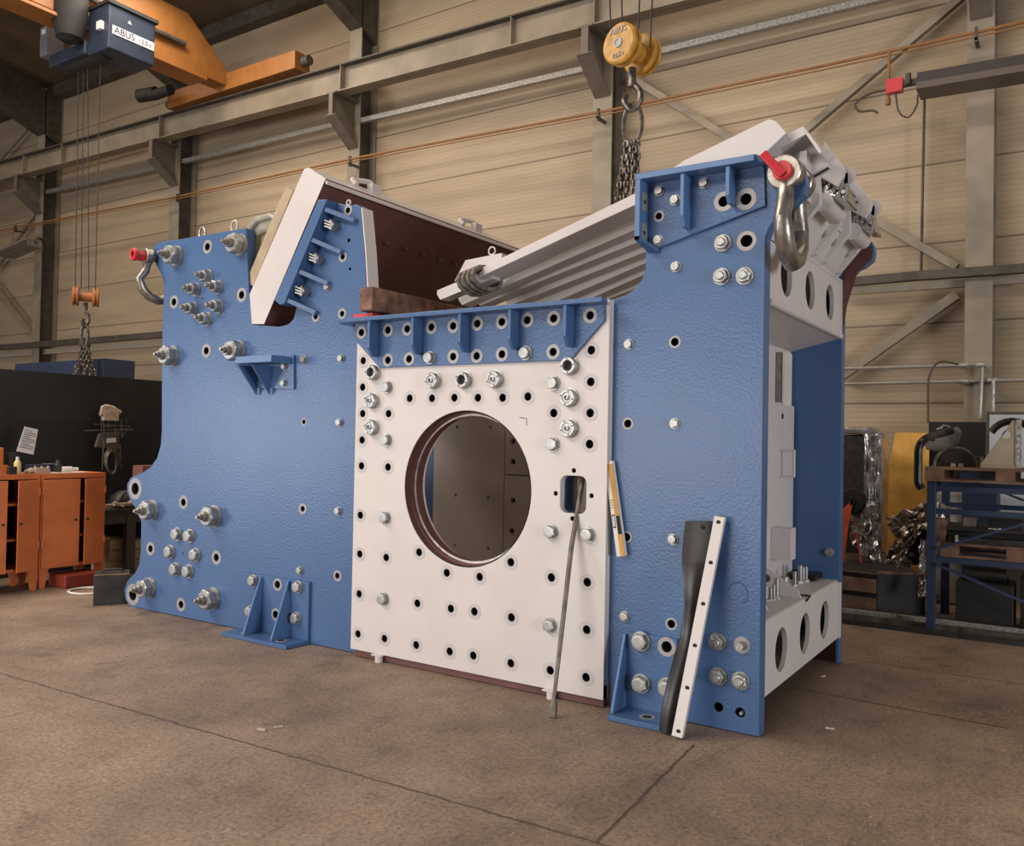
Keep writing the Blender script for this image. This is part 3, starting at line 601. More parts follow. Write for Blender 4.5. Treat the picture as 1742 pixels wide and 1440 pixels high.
# ---- top band and shelf
BYt = CY - .02
bo = PX([(604, 549), (1028, 513), (1028, 545), (970, 613), (645, 626), (604, 579)], BYt); bh, bex = [], MB(blue, ringm, blackm)
for px, py in ((615, 566), (660, 562), (693, 560), (734, 557), (771, 555), (812, 551), (854, 548), (897, 545), (942, 542), (1004, 537), (660, 613), (696, 611), (771, 607), (811, 606), (854, 603), (941, 599)): hole(bex, px, py, .026, .048, BYt, .09, 1, bh, .002)
band = plate('top_band', bo, bh, BYt, CY - .0005, [blue, ringm, blackm], M, .003, bex)
for px, py in ((732, 609), (895, 601)): bolt(px, py, .08, band, BYt)
sy = -.19
A_, B_ = F(583, 540, sy), F(1024, 507, sy); A2, B2 = F(586, 548, sy), F(1026, 514, sy)
hb_ = .03
sh = MB(blue); z0 = (A_[1] + B_[1]) / 2
sh.prism([(A_[0], sy, z0 - hb_), (B_[0], sy, z0 - hb_), (xw1, BYt, z0 - hb_), (xw0 - .02, BYt, z0 - hb_), (xw0 - .12, 0, z0 - hb_), (xw0 - .12, sy + .05, z0 - hb_)], (0, 0, hb_)).build('shelf', band, .003)
for px in (624, 698, 778, 863, 957):
    x = F(px + 3, 560, sy + .01)[0]
    MB(blue).prism([(x - .011, BYt, z0 - hb_), (x - .011, sy + .01, z0 - hb_), (x - .011, sy + .01, z0 - hb_ - .19), (x - .011, sy + .05, z0 - hb_ - .25), (x - .011, BYt, z0 - hb_ - .25)], (.022, 0, 0)).build('rib', band, .002)
pd = MB(ringm)
for px, py in ((743, 530), (826, 523), (911, 515), (971, 510)):
    q = F(px, py, sy); pd.box(q[0] - .035, q[0] + .035, sy + .03, sy + .08, z0 + .0005, z0 + .003)
pd.build('bare_spots', band)
# ---- wing at the left with its flange, ribs and square pins
wy = -.12
wf = MB(blue_lit); 
fp = [F(541, 340, wy), F(556, 339, wy), F(483, 517, wy), F(476, 519, wy), F(467, 511, wy), F(470, 503, wy)]
back = PX([(561, 342), (570, 346), (498, 520), (488, 518)], 0.0)
wing = MB(blue).xz(fp, wy, 0).build('wing_flange', M, .003)
def wrib(a1, a2, thick=7, deep=.10, taper=.05):
    p, q = F(*a1, wy + .01), F(*a2, wy + .045); d = Vector((q[0] - p[0], 0, q[1] - p[1])); n = Vector((-d.z, 0, d.x)).normalized() * .018
    P0, P1 = Vector((p[0], wy + .01, p[1])), Vector((q[0], -.035, q[1]))
    m = MB(blue); m.prism([P0, P1, Vector((P1.x, 0, P1.z)) + d * .03, Vector((P0.x, 0, P0.z))], n * 2); m.build('rib', wing, .004)
for a1, a2 in (((551, 360), (594, 377)), ((527, 411), (571, 431)), ((503, 464), (549, 485)), ((483, 513), (528, 535))): wrib(a1, a2)
for px, py in ((558, 382), (532, 439), (508, 495)):
    p = F(px, py, -.08); mm = MB(zinc)
    for s_ in (-.022, .0, .022): mm.beam((p[0] - .03, -.085, p[1] + s_ + .012), (p[0] + .03, -.07, p[1] + s_ - .012), .012, .010)
    mm.cyl((p[0] + .01, 0, p[1]), OUT, .045, .07, 4); mm.build('locking_pin', wing)
# inner liner (white edge right of the wing)
MB(white).xz(PX([(570, 346), (619, 353), (627, 487), (629, 560), (560, 560)], .10), .10, .14).build('cheek_liner', M)
x_a, z_a = F(613.5, 353); x_b, z_b = F(626.5, 536); x_m, z_m = F(620.5, 430)
MB(white).xz([(x_a, z_a), (x_a + .012, z_a), (x_m + .012, z_m), (x_b + .012, z_b), (x_b, z_b), (x_m, z_m)], .004, .12).build('edge_liner', M)
# ---- swing jaw slab
jw = [F(517, 287), F(525, 285), F(554, 304), F(449, 552), F(428, 552), F(424, 501)]
sj = MB(white, primer).xz(jw, .0, 2.8, 0, side=lambda i: 1 if i in (2, 3) else 0).build('jaw_plate', M, .004)
MB(white).prism([(jw[2][0] - .0, .0, jw[2][1] - .01), (jw[2][0] + .018, 0, jw[2][1] - .03), (jw[2][0] + .018, 0, jw[2][1] - .05), (jw[2][0], 0, jw[2][1] - .04)], (0, 2.8, 0)).build('edge_lip', sj)
fx = lambda px, py, Y: F(px, py, Y)
n_ = Vector((jw[2][0] - jw[3][0], 0, jw[2][1] - jw[3][1])).normalized()
for Y in (.9, 1.15, 1.4, 1.65, 1.9): p = Vector((jw[2][0], Y, jw[2][1])) - n_ * .35; MB(primer).beam(p + Vector((.012, -.03, 0)), p + Vector((.012, .03, 0)), .02, .03).build('weld_stub', sj)
for px, py in ((617, 316), (795, 380)):
    Y = next(y / 50 for y in range(0, 150) if on(px, py + 4, 0, jw[1][0] + .05).y <= y / 50); X = jw[1][0] + .08; Z = jw[1][1] - .01
    mm = MB(white); mm.tube(smooth([(X, Y - .11, Z - .02), (X - .05, Y - .1, Z + .03), (X - .06, Y, Z + .05), (X - .03, Y + .08, Z + .05), (X, Y + .11, Z + .01)]), .022, 10); mm.box(X - .03, X + .03, Y + .05, Y + .16, Z - .06, Z + .03); mm.build('lifting_eye', sj)
# thin tan packing board and wrapped part at its left
MB(ply, wood).xz(PX([(486, 317), (499, 324), (430, 487), (419, 478)], .02), .02, 1.8, 0).build('packing_board', M)
MB(wood).xz(PX([(498, 326), (503, 327), (434, 488), (430, 487)], .01), .01, 1.8).build('packing_strip', M)
wr = PX([(418, 398), (423, 383), (436, 368), (452, 362), (472, 358), (480, 362), (470, 390), (462, 420), (440, 470), (424, 462), (417, 440), (420, 420)], .14)
wo = MB(clear).xz(wr, .14, .8).build('wrapped_bearing', M, .02)
MB(clear).tube([(x, .13, z) for x, z in PX([(421, 470), (424, 440), (421, 410), (427, 390), (440, 374), (462, 368), (470, 372), (466, 390), (452, 392), (440, 400), (436, 430)], .14)], .03, 8).build('wrap_fold', wo)
# small eyes seen over the plate
for px, py, m_ in ((344, 397, shst), (399, 385, white)):
    x, z = F(px, py, .6); MB(m_).tube([(x + .045 * math.cos(k * .63), .6, z + .055 * math.sin(k * .63)) for k in range(10)], .011, 6, closed=True).cyl((x, .6, z - .3), (0, 0, 1), .02, .25, 10).build('eye_bolt', M)
x, z = F(593, 345, .05); MB(white).tube([(x + .02 * math.cos(k * .63), .05, z + .02 * math.sin(k * .63)) for k in range(10)], .007, 6, closed=True).build('eye_bolt', M)
# ---- fixed jaw : ribbed slab
rt = .13
def sl2(px1, py1, px2, py2, Y, hgt, t, ext=0., nm='jaw_rib', tipcut=.03):
    p, q = on(px1, py1, 1, Y), on(px2, py2, 1, Y); d = (q - p).normalized(); n = Vector((-d.z, 0, d.x)); q = q + d * ext
    pts = [p + d * tipcut * .7, q, q + n * hgt, p + n * hgt + d * tipcut * .3, p + n * hgt * .6]
    return MB(white).prism(pts, (0, t, 0))
strips = [((745, 512), (838, 474), .20, 0.0), ((782, 521), (1078, 392), .40, .95), ((812, 522), (1078, 415), .52, .95), ((860, 523), (1095, 430), .64, .95), ((900, 533), (1098, 448), .76, .95), ((945, 535), (1097, 467), .88, .95), ((980, 531), (1085, 489), 1.0, .9), ((1010, 533), (1085, 507), 1.12, .9)]  # each bar shaped to step lower, so its front face catches light
for i, (p, q, Y, ext) in enumerate(strips): sl2(*p, *q, Y, .20 if i > 2 else .085 if i else .078, .12 if i else .10, ext).build('jaw_rib', M, .002)
p, q = on(782, 521, 1, .40), on(1078, 392, 1, .40); d = (q - p).normalized(); n = Vector((-d.z, 0, d.x)); pa = p + d * .12 + n * .086; qa = q + d * .95 + n * .086
MB(white).prism([Vector((pa.x, .40, pa.z)), Vector((qa.x, .40, qa.z)), Vector((qa.x, .40, qa.z)) + n * .08, Vector((pa.x, .40, pa.z)) + n * .08], (0, 1.45, 0)).build('jaw_backing', M)
# box beam A
Y = .13
ta = [F(812, 474, Y), F(822, 454, Y), F(1078, 330, Y), F(1165, 272, Y), F(1308, 202, Y), F(1320, 206, Y), F(1338, 226, Y), F(1300, 262, Y), F(1078, 350, Y), F(828, 466, Y)]
top_beam = MB(white).xz(ta, Y, .36).build('box_beam', M, .004)
rpm = MB(rope)
for k in range(4):
    c0 = on(793 + k * 8, 480 - k * 3.2, 1, .12); rpm.tube([(c0.x + .03 * math.cos(a_) * .3 , .2 + .16 * math.cos(a_), c0.z + .075 * math.sin(a_)) for a_ in [j * math.pi / 6 for j in range(12)]], .018, 7, closed=True)
rpm.build('rope_lashing', top_beam)
q = on(788, 450, 1, .5); MB(white).prism([q + Vector((-.08, 0, -.12)), q + Vector((.02, 0, .03)), q + Vector((.35, 0, .05)), q + Vector((.35, 0, -.12))], (0, .06, 0)).build('stop_plate', M)
q = on(837, 427, 1, .55); MB(white).tube([(q.x + .03 * math.cos(k * .63), q.y, q.z + .03 * math.sin(k * .63)) for k in range(10)], .007, 6, closed=True).cyl((q.x, q.y, q.z - .12), (0, 0, 1), .008, .09, 8).build('eye_bolt', M)
# ---- top right: second plate and fins
Y = .22
p2 = PX([(1285, 268), (1331, 229), (1367, 214), (1389, 244), (1397, 257), (1371, 229)], Y)
sp2 = MB(white).xz(PX([(1230, 284), (1331, 231), (1367, 214), (1372, 228), (1238, 300)], Y), Y, 1.75).build('rear_slab', M, .004)
MB(white).xz(PX([(1367, 214), (1389, 244), (1398, 258), (1394, 262), (1371, 229)], Y), Y, 1.75).build('slab_end_plate', sp2, .003)
# fin outline in XZ at Y0=.4 (repeated along the width)
fin0 = PX([(1303, 404), (1350, 403), (1395, 347), (1396, 302), (1424, 318), (1434, 300), (1437, 285), (1420, 262), (1403, 241), (1398, 250), (1371, 226), (1290, 268)], .40)
dx = [0, 0, .0, 0]
for i, Y in enumerate((.40, .93, 1.2, 1.6)):
    big_ = i in (0, 2)
    if i == 3: pts = PX([(1303, 404), (1350, 403), (1395, 347), (1396, 302), (1371, 226), (1290, 268)], .40)
    else: pts = fin0 if big_ else PX([(1303, 404), (1350, 403), (1395, 347), (1396, 302), (1385, 262), (1371, 226), (1290, 268)], .40)
    pts = [(-.12, 2.78)] + pts[1:]; f_ = MB(white).xz(pts, Y, Y + .05).build('rib', M, .006)
    x, z = .075, 2.95; MB(zinc).lathe([(.034, 0), (.030, .012), (.012, .02), (.001, .022)], (x, Y, z), OUT, 20).build('pin', f_)
# web between the fins, following the lower edge
fe0, fe1 = F(1350, 403, .4), F(1395, 347, .4)
MB(white).prism([(fe0[0] - .06, .45, 2.79), (fe0[0] - .02, .45, fe0[1] + .02), (fe1[0] - .06, .45, fe1[1] + .02), (fe1[0] - .10, .45, fe1[1] + .05), (fe0[0] - .12, .45, fe0[1])], (0, 1.3, 0)).build('web_plate', M)
MB(white).prism([(.14, .3, 3.0), (.14, .3, 3.28), (.10, .3, 3.28), (.08, .3, 3.0)], (0, 1.4, 0)).build('web_plate', M)
for Y0, Y1 in ((.46, .78), (1.26, 1.56)):
    MB(white).cyl((.20, Y0 - .02, 3.01), (0, 1, 0), .055, Y1 - Y0 + .02, 32).build('round_boss', M)
    tb = MB(foil).prism([(.16, Y0 + .0, 3.05), (.34, Y0 + .0, 3.00), (.30, Y0, 3.13), (.20, Y0, 3.20)], (0, Y1 - Y0 - .05, 0)); tb = tb.build('wrapped_tie_rod', M, .02)
    st = MB(zinc)
    for k in range(5): st.cyl((.20 + .028 * k, Y0 - .035, 3.17 - .030 * k), (0, 1, 0), .012, .08, 10); st.cyl((.20 + .028 * k, Y0 - .01, 3.12 - .030 * k), (.3, -.2, 1), .010, .09, 8)
    st.build('threaded_studs', tb)
    lg = MB(white); lg.lathe([(.05, 0), (.05, .03)], (.31, Y0 + .05, 3.17), (0, 1, 0), 20); lg.box(.20, .32, Y0 + .05, Y0 + .08, 3.12, 3.18); lg.build('eye_lug', M)
    MB(blackm).beam((.05, Y0 - .07, 3.10), (.24, Y0 - .07, 3.19), .004, .012).beam((.05, Y0 - .07, 3.11), (.08, Y0 - .07, 3.05), .004, .02).build('gap_line', M)
# ---- right end : upper cross box
def xplate(name, out, hl, x, t, m, parent=M, bev=.004, **kw):   # plate facing +X, out in (y,z)
    return plate(name, out, hl, 0, t, [m], parent, bev, None, ((x - t / 2, 0, 0), (0, 1, 0), (0, 0, 1)), **kw)
hz = 2.595
top_edge = [(FT, 2.74), (.45, 2.74), (.60, 2.765), (.66, 2.80), (.74, 2.765), (.80, 2.77), (1.0, 2.765), (1.06, 2.80), (1.14, 2.765), (1.3, 2.77), (1.42, 2.775), (1.47, 2.80), (1.55, 2.77), (DY, 2.80)]
ub = xplate('cross_box', [(DY, 2.405), (FT, 2.405)] + top_edge, [circle(y, hz, .122, 36) for y in (.43, .98, 1.52)], .0, .035, white)
MB(white).prism([(-.035, FT, 2.79), (-.035, FT, 2.77), (-.0, FT, 2.745), (-.005, FT, 2.79)], (0, DY - FT, 0)).build('weld_seam', ub)
MB(white).tube([(-.012, FT + .005, 2.40), (-.012, DY - .005, 2.40)], .022, 14).build('folded_edge', ub)
MB(white).prism([(-.012, FT, 2.385), (-.012, FT, 2.41), (-.50, FT, 2.30), (-.50, FT, 2.27)], (0, DY - FT, 0)).build('bottom_plate', ub)
MB(tan).box(-.62, -.58, FT, DY, 2.3, 2.95).build('back_plate', ub)
for y in (.70, 1.24): MB(tan).box(-.58, -.035, y, y + .02, 2.42, 2.785).build('diaphragm', ub)
MB(white).box(-.58, .0, FT, DY, 2.79, 2.81).build('top_plate', ub)
# lower beam
hz = .395
lb = xplate('lower_beam', [(FT, .195), (DY, .195), (DY, .60), (FT, .60)], [circle(y, hz, .128, 36) for y in (.42, .95, 1.47)], .0, .035, white)
MB(white).tube([(-.022, FT + .005, .592), (-.022, DY - .03, .592)], .022, 14).build('folded_edge', lb)
MB(white).box(-.60, -.022, FT, DY, .59, .614).build('top_plate', lb)
MB(white).box(-.60, -.035, FT, DY, .195, .22).build('bottom_plate', lb)
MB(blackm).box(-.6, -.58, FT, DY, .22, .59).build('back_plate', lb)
MB(white).box(-.05, .015, DY - .045, DY, .20, .60).build('end_plate', lb, .003)
MB(primer).box(-.55, -.02, DY - .0, DY + .09, .0, .19).build('skid', M)
# inner bulkhead
bx = -.33
bk = MB(white); bk.box(bx - .06, bx - .04, FT, DY, 1.88, 2.35).build('bulkhead', M)
MB(shst).box(bx - .035, bx - .0, 1.50, 1.53, 1.90, 2.26).build('guide_rail', M); MB(tan).box(bx - .035, bx - .02, 1.66, 1.86, 1.0, 2.28).build('guide_rail', M)
acc = MB(white, blackm).box(bx - .03, bx, FT, 1.86, .62, 1.885)
for y in (.55, 1.05, 1.55): acc.cyl((bx - .001, y, 1.80), (1, 0, 0), .022, .003, 16, 1)
acc = acc.build('access_panel', M)
hA, hB = 1.42, 1.86
MB(white).tube([(bx, 1.50, 1.555), (bx + .10, 1.50, 1.555), (bx + .10, 1.50, 1.37), (bx, 1.50, 1.37)], .011, 8).build('handle', acc)
MB(white).box(bx, bx + .14, 1.30, 1.42, .80, 1.02).build('bracket_box', acc, .004)
gs = MB(white); gs.prism([(bx, .95, .614), (bx + .30, .95, .614), (bx + .28, .95, .66), (bx + .06, .95, .80), (bx, .95, .93)], (0, .02, 0)).build('gusset', lb)
MB(primer).cyl((bx + .08, .949, .72), OUT, .025, .006, 16).build('plug', gs if not isinstance(gs, MB) else lb)
gs = MB(white).prism([(bx, .40, .614), (bx + .25, .40, .614), (bx + .18, .40, .76), (bx, .40, .78)], (0, .02, 0)).build('gusset', lb)
bt_ = on(1411, 940, 1, DY); place(BOLT, 'hex_bolt', M, (bt_.x, DY - .0003, bt_.z), None, .6)
# ---- interior seen through the round opening
IY = 1.80
tl = [F(739, 670, IY), F(858, 670, IY), F(856, 990, IY), F(735, 990, IY)]
h_ = [circle(*F(px, py, IY), .014, 12) for px, py in ((778, 727), (834, 727), (775, 843), (831, 847), (774, 928), (830, 934))]
x0 = F(737, 830, IY)[0]; x1 = F(857.5, 830, IY)[0]; zt, zl = 2.45, .25; zm = F(880, 809, IY)[1]
plate('rear_liner', [(x0, zl), (x1 - .004, zl), (x1 - .004, zt), (x0, zt)], h_, IY, IY + .04, [tan], M, .003)
h_ = [circle(*F(px, py, IY), .026, 14) for px, py in ((872, 751), (872, 786))]
plate('rear_liner', [(x1 + .004, zm + .004), (-.75, zm + .004), (-.75, zt), (x1 + .004, zt)], h_, IY, IY + .04, [tan], M, .003)
h_ = [circle(*F(px, py, IY), .026, 14) for px, py in ((872, 852), (870, 904))]
plate('rear_liner', [(x1 + .004, zl), (-.75, zl), (-.75, zm - .004), (x1 + .004, zm - .004)], h_, IY, IY + .04, [tan], M, .003)
MB(blackm).box(x0 + .05, -.8, IY + .045, IY + .05, .3, 2.4).build('hole_shade_sheet', M)  # black sheet stands for the shade behind the liner holes
MB(white).xz([(-.72, .62), (-.66, .62), (-.66, 2.35), (-.72, 2.35)], FT, 1.78).build('partition', M)
plate('bounce_plate', [(-2.95, .25), (-.76, .25), (-.76, 2.38), (-2.95, 2.38)], [circle(cx, cz, .52, 48), port], .13, .16, [tan], M, .003)  # unseen plate added to bounce light onto the rear liners
# machine parts visible in the rectangular port
MB(darksteel, navy).cyl((F(976, 845)[0], .35, 1.15), (.1, 0, 1), .07, .5, 16).box(-1.20, -1.16, .25, .6, .9, 1.7, 1).build('hydraulic_ram', M)
# ---- foot brackets
def foot(px_tl, px_tr, zt, base_pts, gus, bolts, rings, floorholes, name='foot_bracket'):
    x0, x1 = F(*px_tl, -.02)[0], px_tr
    hl, e = [], MB(blue, ringm, blackm)
    for px, py, r, rr in rings: hole(e, px, py, r, rr, -.025, .08, 1, hl)
    f_ = plate(name, [(x0, .03), (x1, .03), (x1, zt), (x0, zt)], hl, -.025, -.0005, [blue, ringm, blackm], M, .003, e)
    b_ = MB(blue); b_.prism([(p[0], p[1], .001) for p in base_pts], (0, 0, .03)); b_ = b_.build('base_plate', f_, .004)
    for fx_, fy_ in floorholes:
        rr = MB(ringm, blackm); rr.lathe([(.045, .0), (.045, .0015), (.025, .0015)], (fx_, fy_, .031), (0, 0, 1), 24); rr.lathe([(.027, 0), (.001, .0002)], (fx_, fy_, .0326), (0, 0, 1), 20, 1); rr.build('bolt_hole', b_)
    for x, toe in gus: MB(blue_lit).prism([(x - .008, -.025, .031), (x - .008, -.025, zt - .01), (x - .008, -.045, zt - .01), (x - .008, toe, .05), (x - .008, toe, .031)], (.016, 0, 0)).build('gusset', f_, .002)
    for px, py, d in bolts: bolt(px, py, d, f_, -.025)
    return f_
foot((418, 975), -3.455, .475, [(-4.20, -.235), (-3.462, -.235), (-3.455, -.001), (-4.21, -.001)], [(F(447, 985, -.02)[0], -.20), (F(494, 992, -.02)[0], -.20)],
     [(432, 988, .085), (508, 999, .085), (505, 1052, .085), (427, 1040, .085)], [(472, 995, .03, .05), (469, 1046, .03, .05)], [(-4.02, -.14), (-3.62, -.14)])
foot((1064, 1074), -.47, .47, [(-.80, -.235), (-.47, -.235), (-.47, -.001), (-.80, -.001)], [(-.79, -.20)],
     [(1091, 1091, .10), (1091, 1163, .10), (1136, 1170, .10)], [(1134, 1101, .032, .056)], [(-.60, -.13)])
# ---- small step bracket on the left plate
sb = MB(blue).xz(PX([(432, 610), (500, 604), (500, 663), (432, 660)], -.015), -.018, -.0005).build('step_bracket', M, .003)
bz_ = F(498, 607, 0)[1]; q0 = F(404, 613, -.2)[0]; q1 = F(463, 612, -.21)[0]
MB(blue_lit).prism([(q0, -.22, bz_ - .06), (q1, -.22, bz_ - .06), (F(499, 606)[0], -.018, bz_ - .06), (F(499, 606)[0] - .55, -.018, bz_ - .06)], (0, 0, .055)).build('top_plate', sb, .003)
for px in (436, 458):
    x = F(px, 640, 0)[0]; MB(blue).prism([(x - .01 + .02, -.20, bz_ - .07), (x + .02, -.018, bz_ - .07), (x + .02, -.018, bz_ - .30)], (.018, 0, 0)).build('gusset', sb, .002)
for px, py in ((484, 624), (483, 652), (434, 652)): bolt(px, py, .05, sb, -.018)
# ---- corner bracket top right
by = -.14; bp_ = -.02
cbp = PX([(1089, 299), (1288, 268), (1300, 286), (1302, 350), (1112, 425), (1088, 414)], bp_)
hl, e = [], MB(blue, ringm, blackm)
for px, py, r, rr in ((1231, 343, .030, .056), (1269, 339, .032, .060), (1121, 368, .020, .034)): hole(e, px, py, r, rr, bp_, .08, 1, hl, .002)
cbk = plate('corner_bracket', cbp, hl, bp_, -.0005, [blue, ringm, blackm], M, .003, e)
t0, t1 = F(1081, 295, by), F(1283, 263, by); zt0 = (t0[1] + t1[1]) / 2
MB(blue_lit).prism([(t0[0], by, zt0 - .035), (t1[0], by, zt0 - .035), (F(1300, 276, bp_)[0], by + .03, zt0 - .035), (F(1304, 290, bp_)[0], bp_, zt0 - .035), (t0[0], bp_, zt0 - .035)], (0, 0, .035)).build('top_flange', cbk, .003)
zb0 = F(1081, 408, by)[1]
lf = MB(blue_lit, ringm, blackm).box(t0[0], t0[0] + .03, by, bp_, zb0, zt0 - .0355)
for py in (340, 393):
    z = F(1083, py, by)[1]; lf.box(t0[0] + .0301, t0[0] + .033, by + .03, by + .10, z - .055, z + .055, 1); lf.cyl((t0[0] + .033, by + .065, z), (1, 0, 0), .014, .001, 12, 2)
lf.build('side_flange', cbk)
MB(blue).prism([(t0[0], by, zb0), (t0[0] + .03, by, zb0), (t0[0] + .10, bp_, zb0 - .06), (t0[0] + .04, bp_, zb0 - .06)], (0, .0, .02)).build('flange_foot', cbk)
for px, z_l in ((1160, .30), (1237, .20)):
    x = F(px, 300, by + .01)[0]; MB(blue_lit).prism([(x - .011, bp_, zt0 - .036), (x - .011, by + .015, zt0 - .036), (x - .011, by + .015, zt0 - .036 - z_l * .8), (x - .011, by + .045, zt0 - .036 - z_l), (x - .011, bp_, zt0 - .036 - z_l)], (.022, 0, 0)).build('rib', cbk, .002)
for px, py in ((1122, 325), (1149, 341), (1198, 312), (1120, 409)): bolt(px, py, .056, cbk, bp_)
# ================================================================== THINGS ON AND AGAINST THE MACHINE
def shackle(name, cpin, bow_bottom, pin_dir, lab, R_, r, pin_px=None, side=(1, 0, 0)):
    t = thing(name, cpin, lab, 'shackle'); c0 = Vector(cpin); pd_ = Vector(pin_dir).normalized(); dn = (Vector(bow_bottom) - c0); L_ = dn.length; dn.normalize()
    w = R_ * .62; pts = []; rr = []
    def P(a_, b_): return c0 + pd_ * a_ + dn * b_
    path = [(-w, 0), (-w, L_ * .18), (-w * 1.12, L_ * .35), (-R_ * .98, L_ * .55), (-R_ * .8, L_ * .78), (-R_ * .45, L_ * .94), (0, L_), (R_ * .45, L_ * .94), (R_ * .8, L_ * .78), (R_ * .98, L_ * .55), (w * 1.12, L_ * .35), (w, L_ * .18), (w, 0)]
    MB(shst).tube([P(*q) for q in path], [r * 1.05] + [r] * 3 + [r * 1.12] * 5 + [r] * 3 + [r * 1.05], 14).cyl(P(-w - r * .9, 0), pd_, r * 2.0, r * 1.8, 24).cyl(P(w - r * .9, 0), pd_, r * 2.0, r * 1.8, 24).build('bow', t)
    MB(shst).cyl(P(-w - r * 1.2, 0), pd_, r * .95, w * 2 + r * 2.4, 20).build('pin', t)
    return t, P, w, pd_, dn
x, z = F(1341, 300); t, P, w, pd_, dn = shackle('bow_shackle', (x, .06, z), (x + .01, .06, z - .46), (0, -1, 0), 'steel bow shackle with red pin on the right upper ear of the plate', .185, .046)
hd = P(w + .03, 0); MB(red).cyl(hd, (0, -1, 0), .052, .045, 24).beam(hd + Vector((.01, -.055, -.03)), hd + Vector((-.09, -.085, .09)), .03, .045).build('red_pin_head', t, .008)
x, z = F(272, 441, .05); t, P, w, pd_, dn = shackle('bow_shackle', (x, .05, z), (x - .0, .05, z - .38), (-.12, -1, 0), 'steel bow shackle with red pin hanging at the left upper corner of the blue plate', .19, .036)
hd = P(w + .02, 0); MB(red).cyl(hd, pd_, .05, .09, 6).lathe([(.055, 0), (.055, .03), (.03, .03), (.03, 0)], hd + pd_ * .09, pd_, 20).build('red_pin_head', t, .006)
# spirit level hanging
A, B_ = on(1038, 785, 1, -.012), on(1060, 946, 1, -.012); t = thing('spirit_level', B_, 'white and yellow spirit level leaning on the blue plate beside the white cover', 'spirit level')
d = (A - B_).normalized(); n = d.cross(Vector((0, 1, 0))).normalized(); n = n if n.x > 0 else -n; L_ = (A - B_).length
def slab(m, s0, s1, n0, n1, y0, y1, mi=0): m.prism([B_ + d * a_ + n * b_ + Vector((0, y0, 0)) for a_, b_ in ((s0, n0), (s1, n0), (s1, n1), (s0, n1))], (0, y1 - y0, 0), mi); return m
slab(MB(paper), 0, L_, -.028, .028, -.03, .004).build('body', t, .002)
slab(slab(slab(MB(yel, blackm), .10, .13, -.0, .028, -.034, -.0302), .13, .24, .004, .028, -.034, -.0302, 1), .24, L_ - .02, .0, .028, -.034, -.0302).build('yellow_side', t)
slab(MB(yel), .0, .10, .0, .028, -.034, -.0302).build('yellow_side', t)
slab(slab(MB(blackm, paper), .17, .25, -.022, -.006, -.032, -.0301), .178, .242, -.019, -.009, -.0325, -.0321, 1).build('vial_window', t)
tb = MB(blackm)
for k in range(4): slab(tb, .29 + k * .015, .293 + k * .015, -.024, -.004, -.0315, -.0301)
tb.build('scale_marks', t)
# pry bar
A, B_ = on(985, 818, 1, -.02), Vector((on(939, 1223, 2, 0).x, on(939, 1223, 2, 0).y, .02)); t = thing('pry_bar', B_, 'long rusty steel pry bar leaning into the small rectangular opening', 'bar')
dd = (A - B_); MB(bar_steel).tube([B_ + dd * .05, B_ + dd * .3, B_ + dd * .7, A + dd * .04 + Vector((0, .05, 0))], [.011, .014, .015, .015], 14).build('shaft', t)
MB(bar_steel).prism([B_ + Vector((-.022, 0, -.015)), B_ + Vector((.022, 0, -.015)), B_ + Vector((.024, 0, .04)), B_ + dd * .06 + Vector((.014, 0, 0)), B_ + dd * .06 + Vector((-.014, 0, 0)), B_ + Vector((-.024, 0, .04))], (0, .018, 0)).build('flat_tip', t, .003)
# rubber strip and white drilled strip
def LP(px, py, k):      # leaning plane: y goes from -.27 at the floor to -.03 at the top
    p = on(px, py, 1, -.04)
    for _ in range(20):
        y = -.30 + (p.z) / 1.35 * .27 + k; p = on(px, py, 1, y)
    return p
e1_ = [(1166, 887), (1163, 915), (1162, 950), (1165, 990), (1166, 1030), (1159, 1062), (1153, 1090), (1145, 1120), (1136, 1160), (1128, 1200), (1121, 1243)]
e2_ = [(1209, 887), (1207, 918), (1203, 950), (1197, 985), (1190, 1020), (1184, 1055), (1178, 1088), (1171, 1120), (1161, 1165), (1151, 1212), (1143, 1251)]
rs = MB(rubber, blackm); vs = []; nn = len(e1_)
wv = [0, .01, .035, .05, .02, -.02, -.03, -.01, .02, .03, .0]
for lay in (0, .011):
    for k in range(nn):
        for u in range(5):
            a_, b_ = LP(*e1_[k], .035), LP(*e2_[k], .035); p = a_.lerp(b_, u / 4); vs.append(p + Vector((0, lay - wv[k] * .6 - .012 * math.sin(u / 4 * 3.14), 0)))
n5 = nn * 5; fs = []
for k in range(nn - 1):
    for u in range(4):
        a_ = k * 5 + u; fs.append((a_, a_ + 1, a_ + 6, a_ + 5)); fs.append((n5 + a_ + 5, n5 + a_ + 6, n5 + a_ + 1, n5 + a_))
    fs.append((k * 5, k * 5 + 5, n5 + k * 5 + 5, n5 + k * 5)); fs.append((k * 5 + 4, n5 + k * 5 + 4, n5 + k * 5 + 9, k * 5 + 9))
for u in range(4): fs.append((u, n5 + u, n5 + u + 1, u + 1)); fs.append((n5 - 5 + u, n5 - 4 + u, 2 * n5 - 4 + u, 2 * n5 - 5 + u))
rs.add(vs, fs, 0, True); q = LP(1194, 896, .012); rs.lathe([(.011, 0), (.001, .001)], q, (0, -1, 0), 12, 1)
rs.build('rubber_strip', label='curved black rubber strip leaning on the blue plate behind the white strip', cat='rubber strip')
ws = MB(white, blackm); c4 = [LP(1215, 878, 0), LP(1233, 881, 0), LP(1160, 1257, 0), LP(1142, 1252, 0)]
ws.prism(c4, (0, .03, 0))
ws = ws.build('drilled_strip', label='long narrow white steel strip with six holes leaning on the blue plate', cat='strip', bevel=.002)
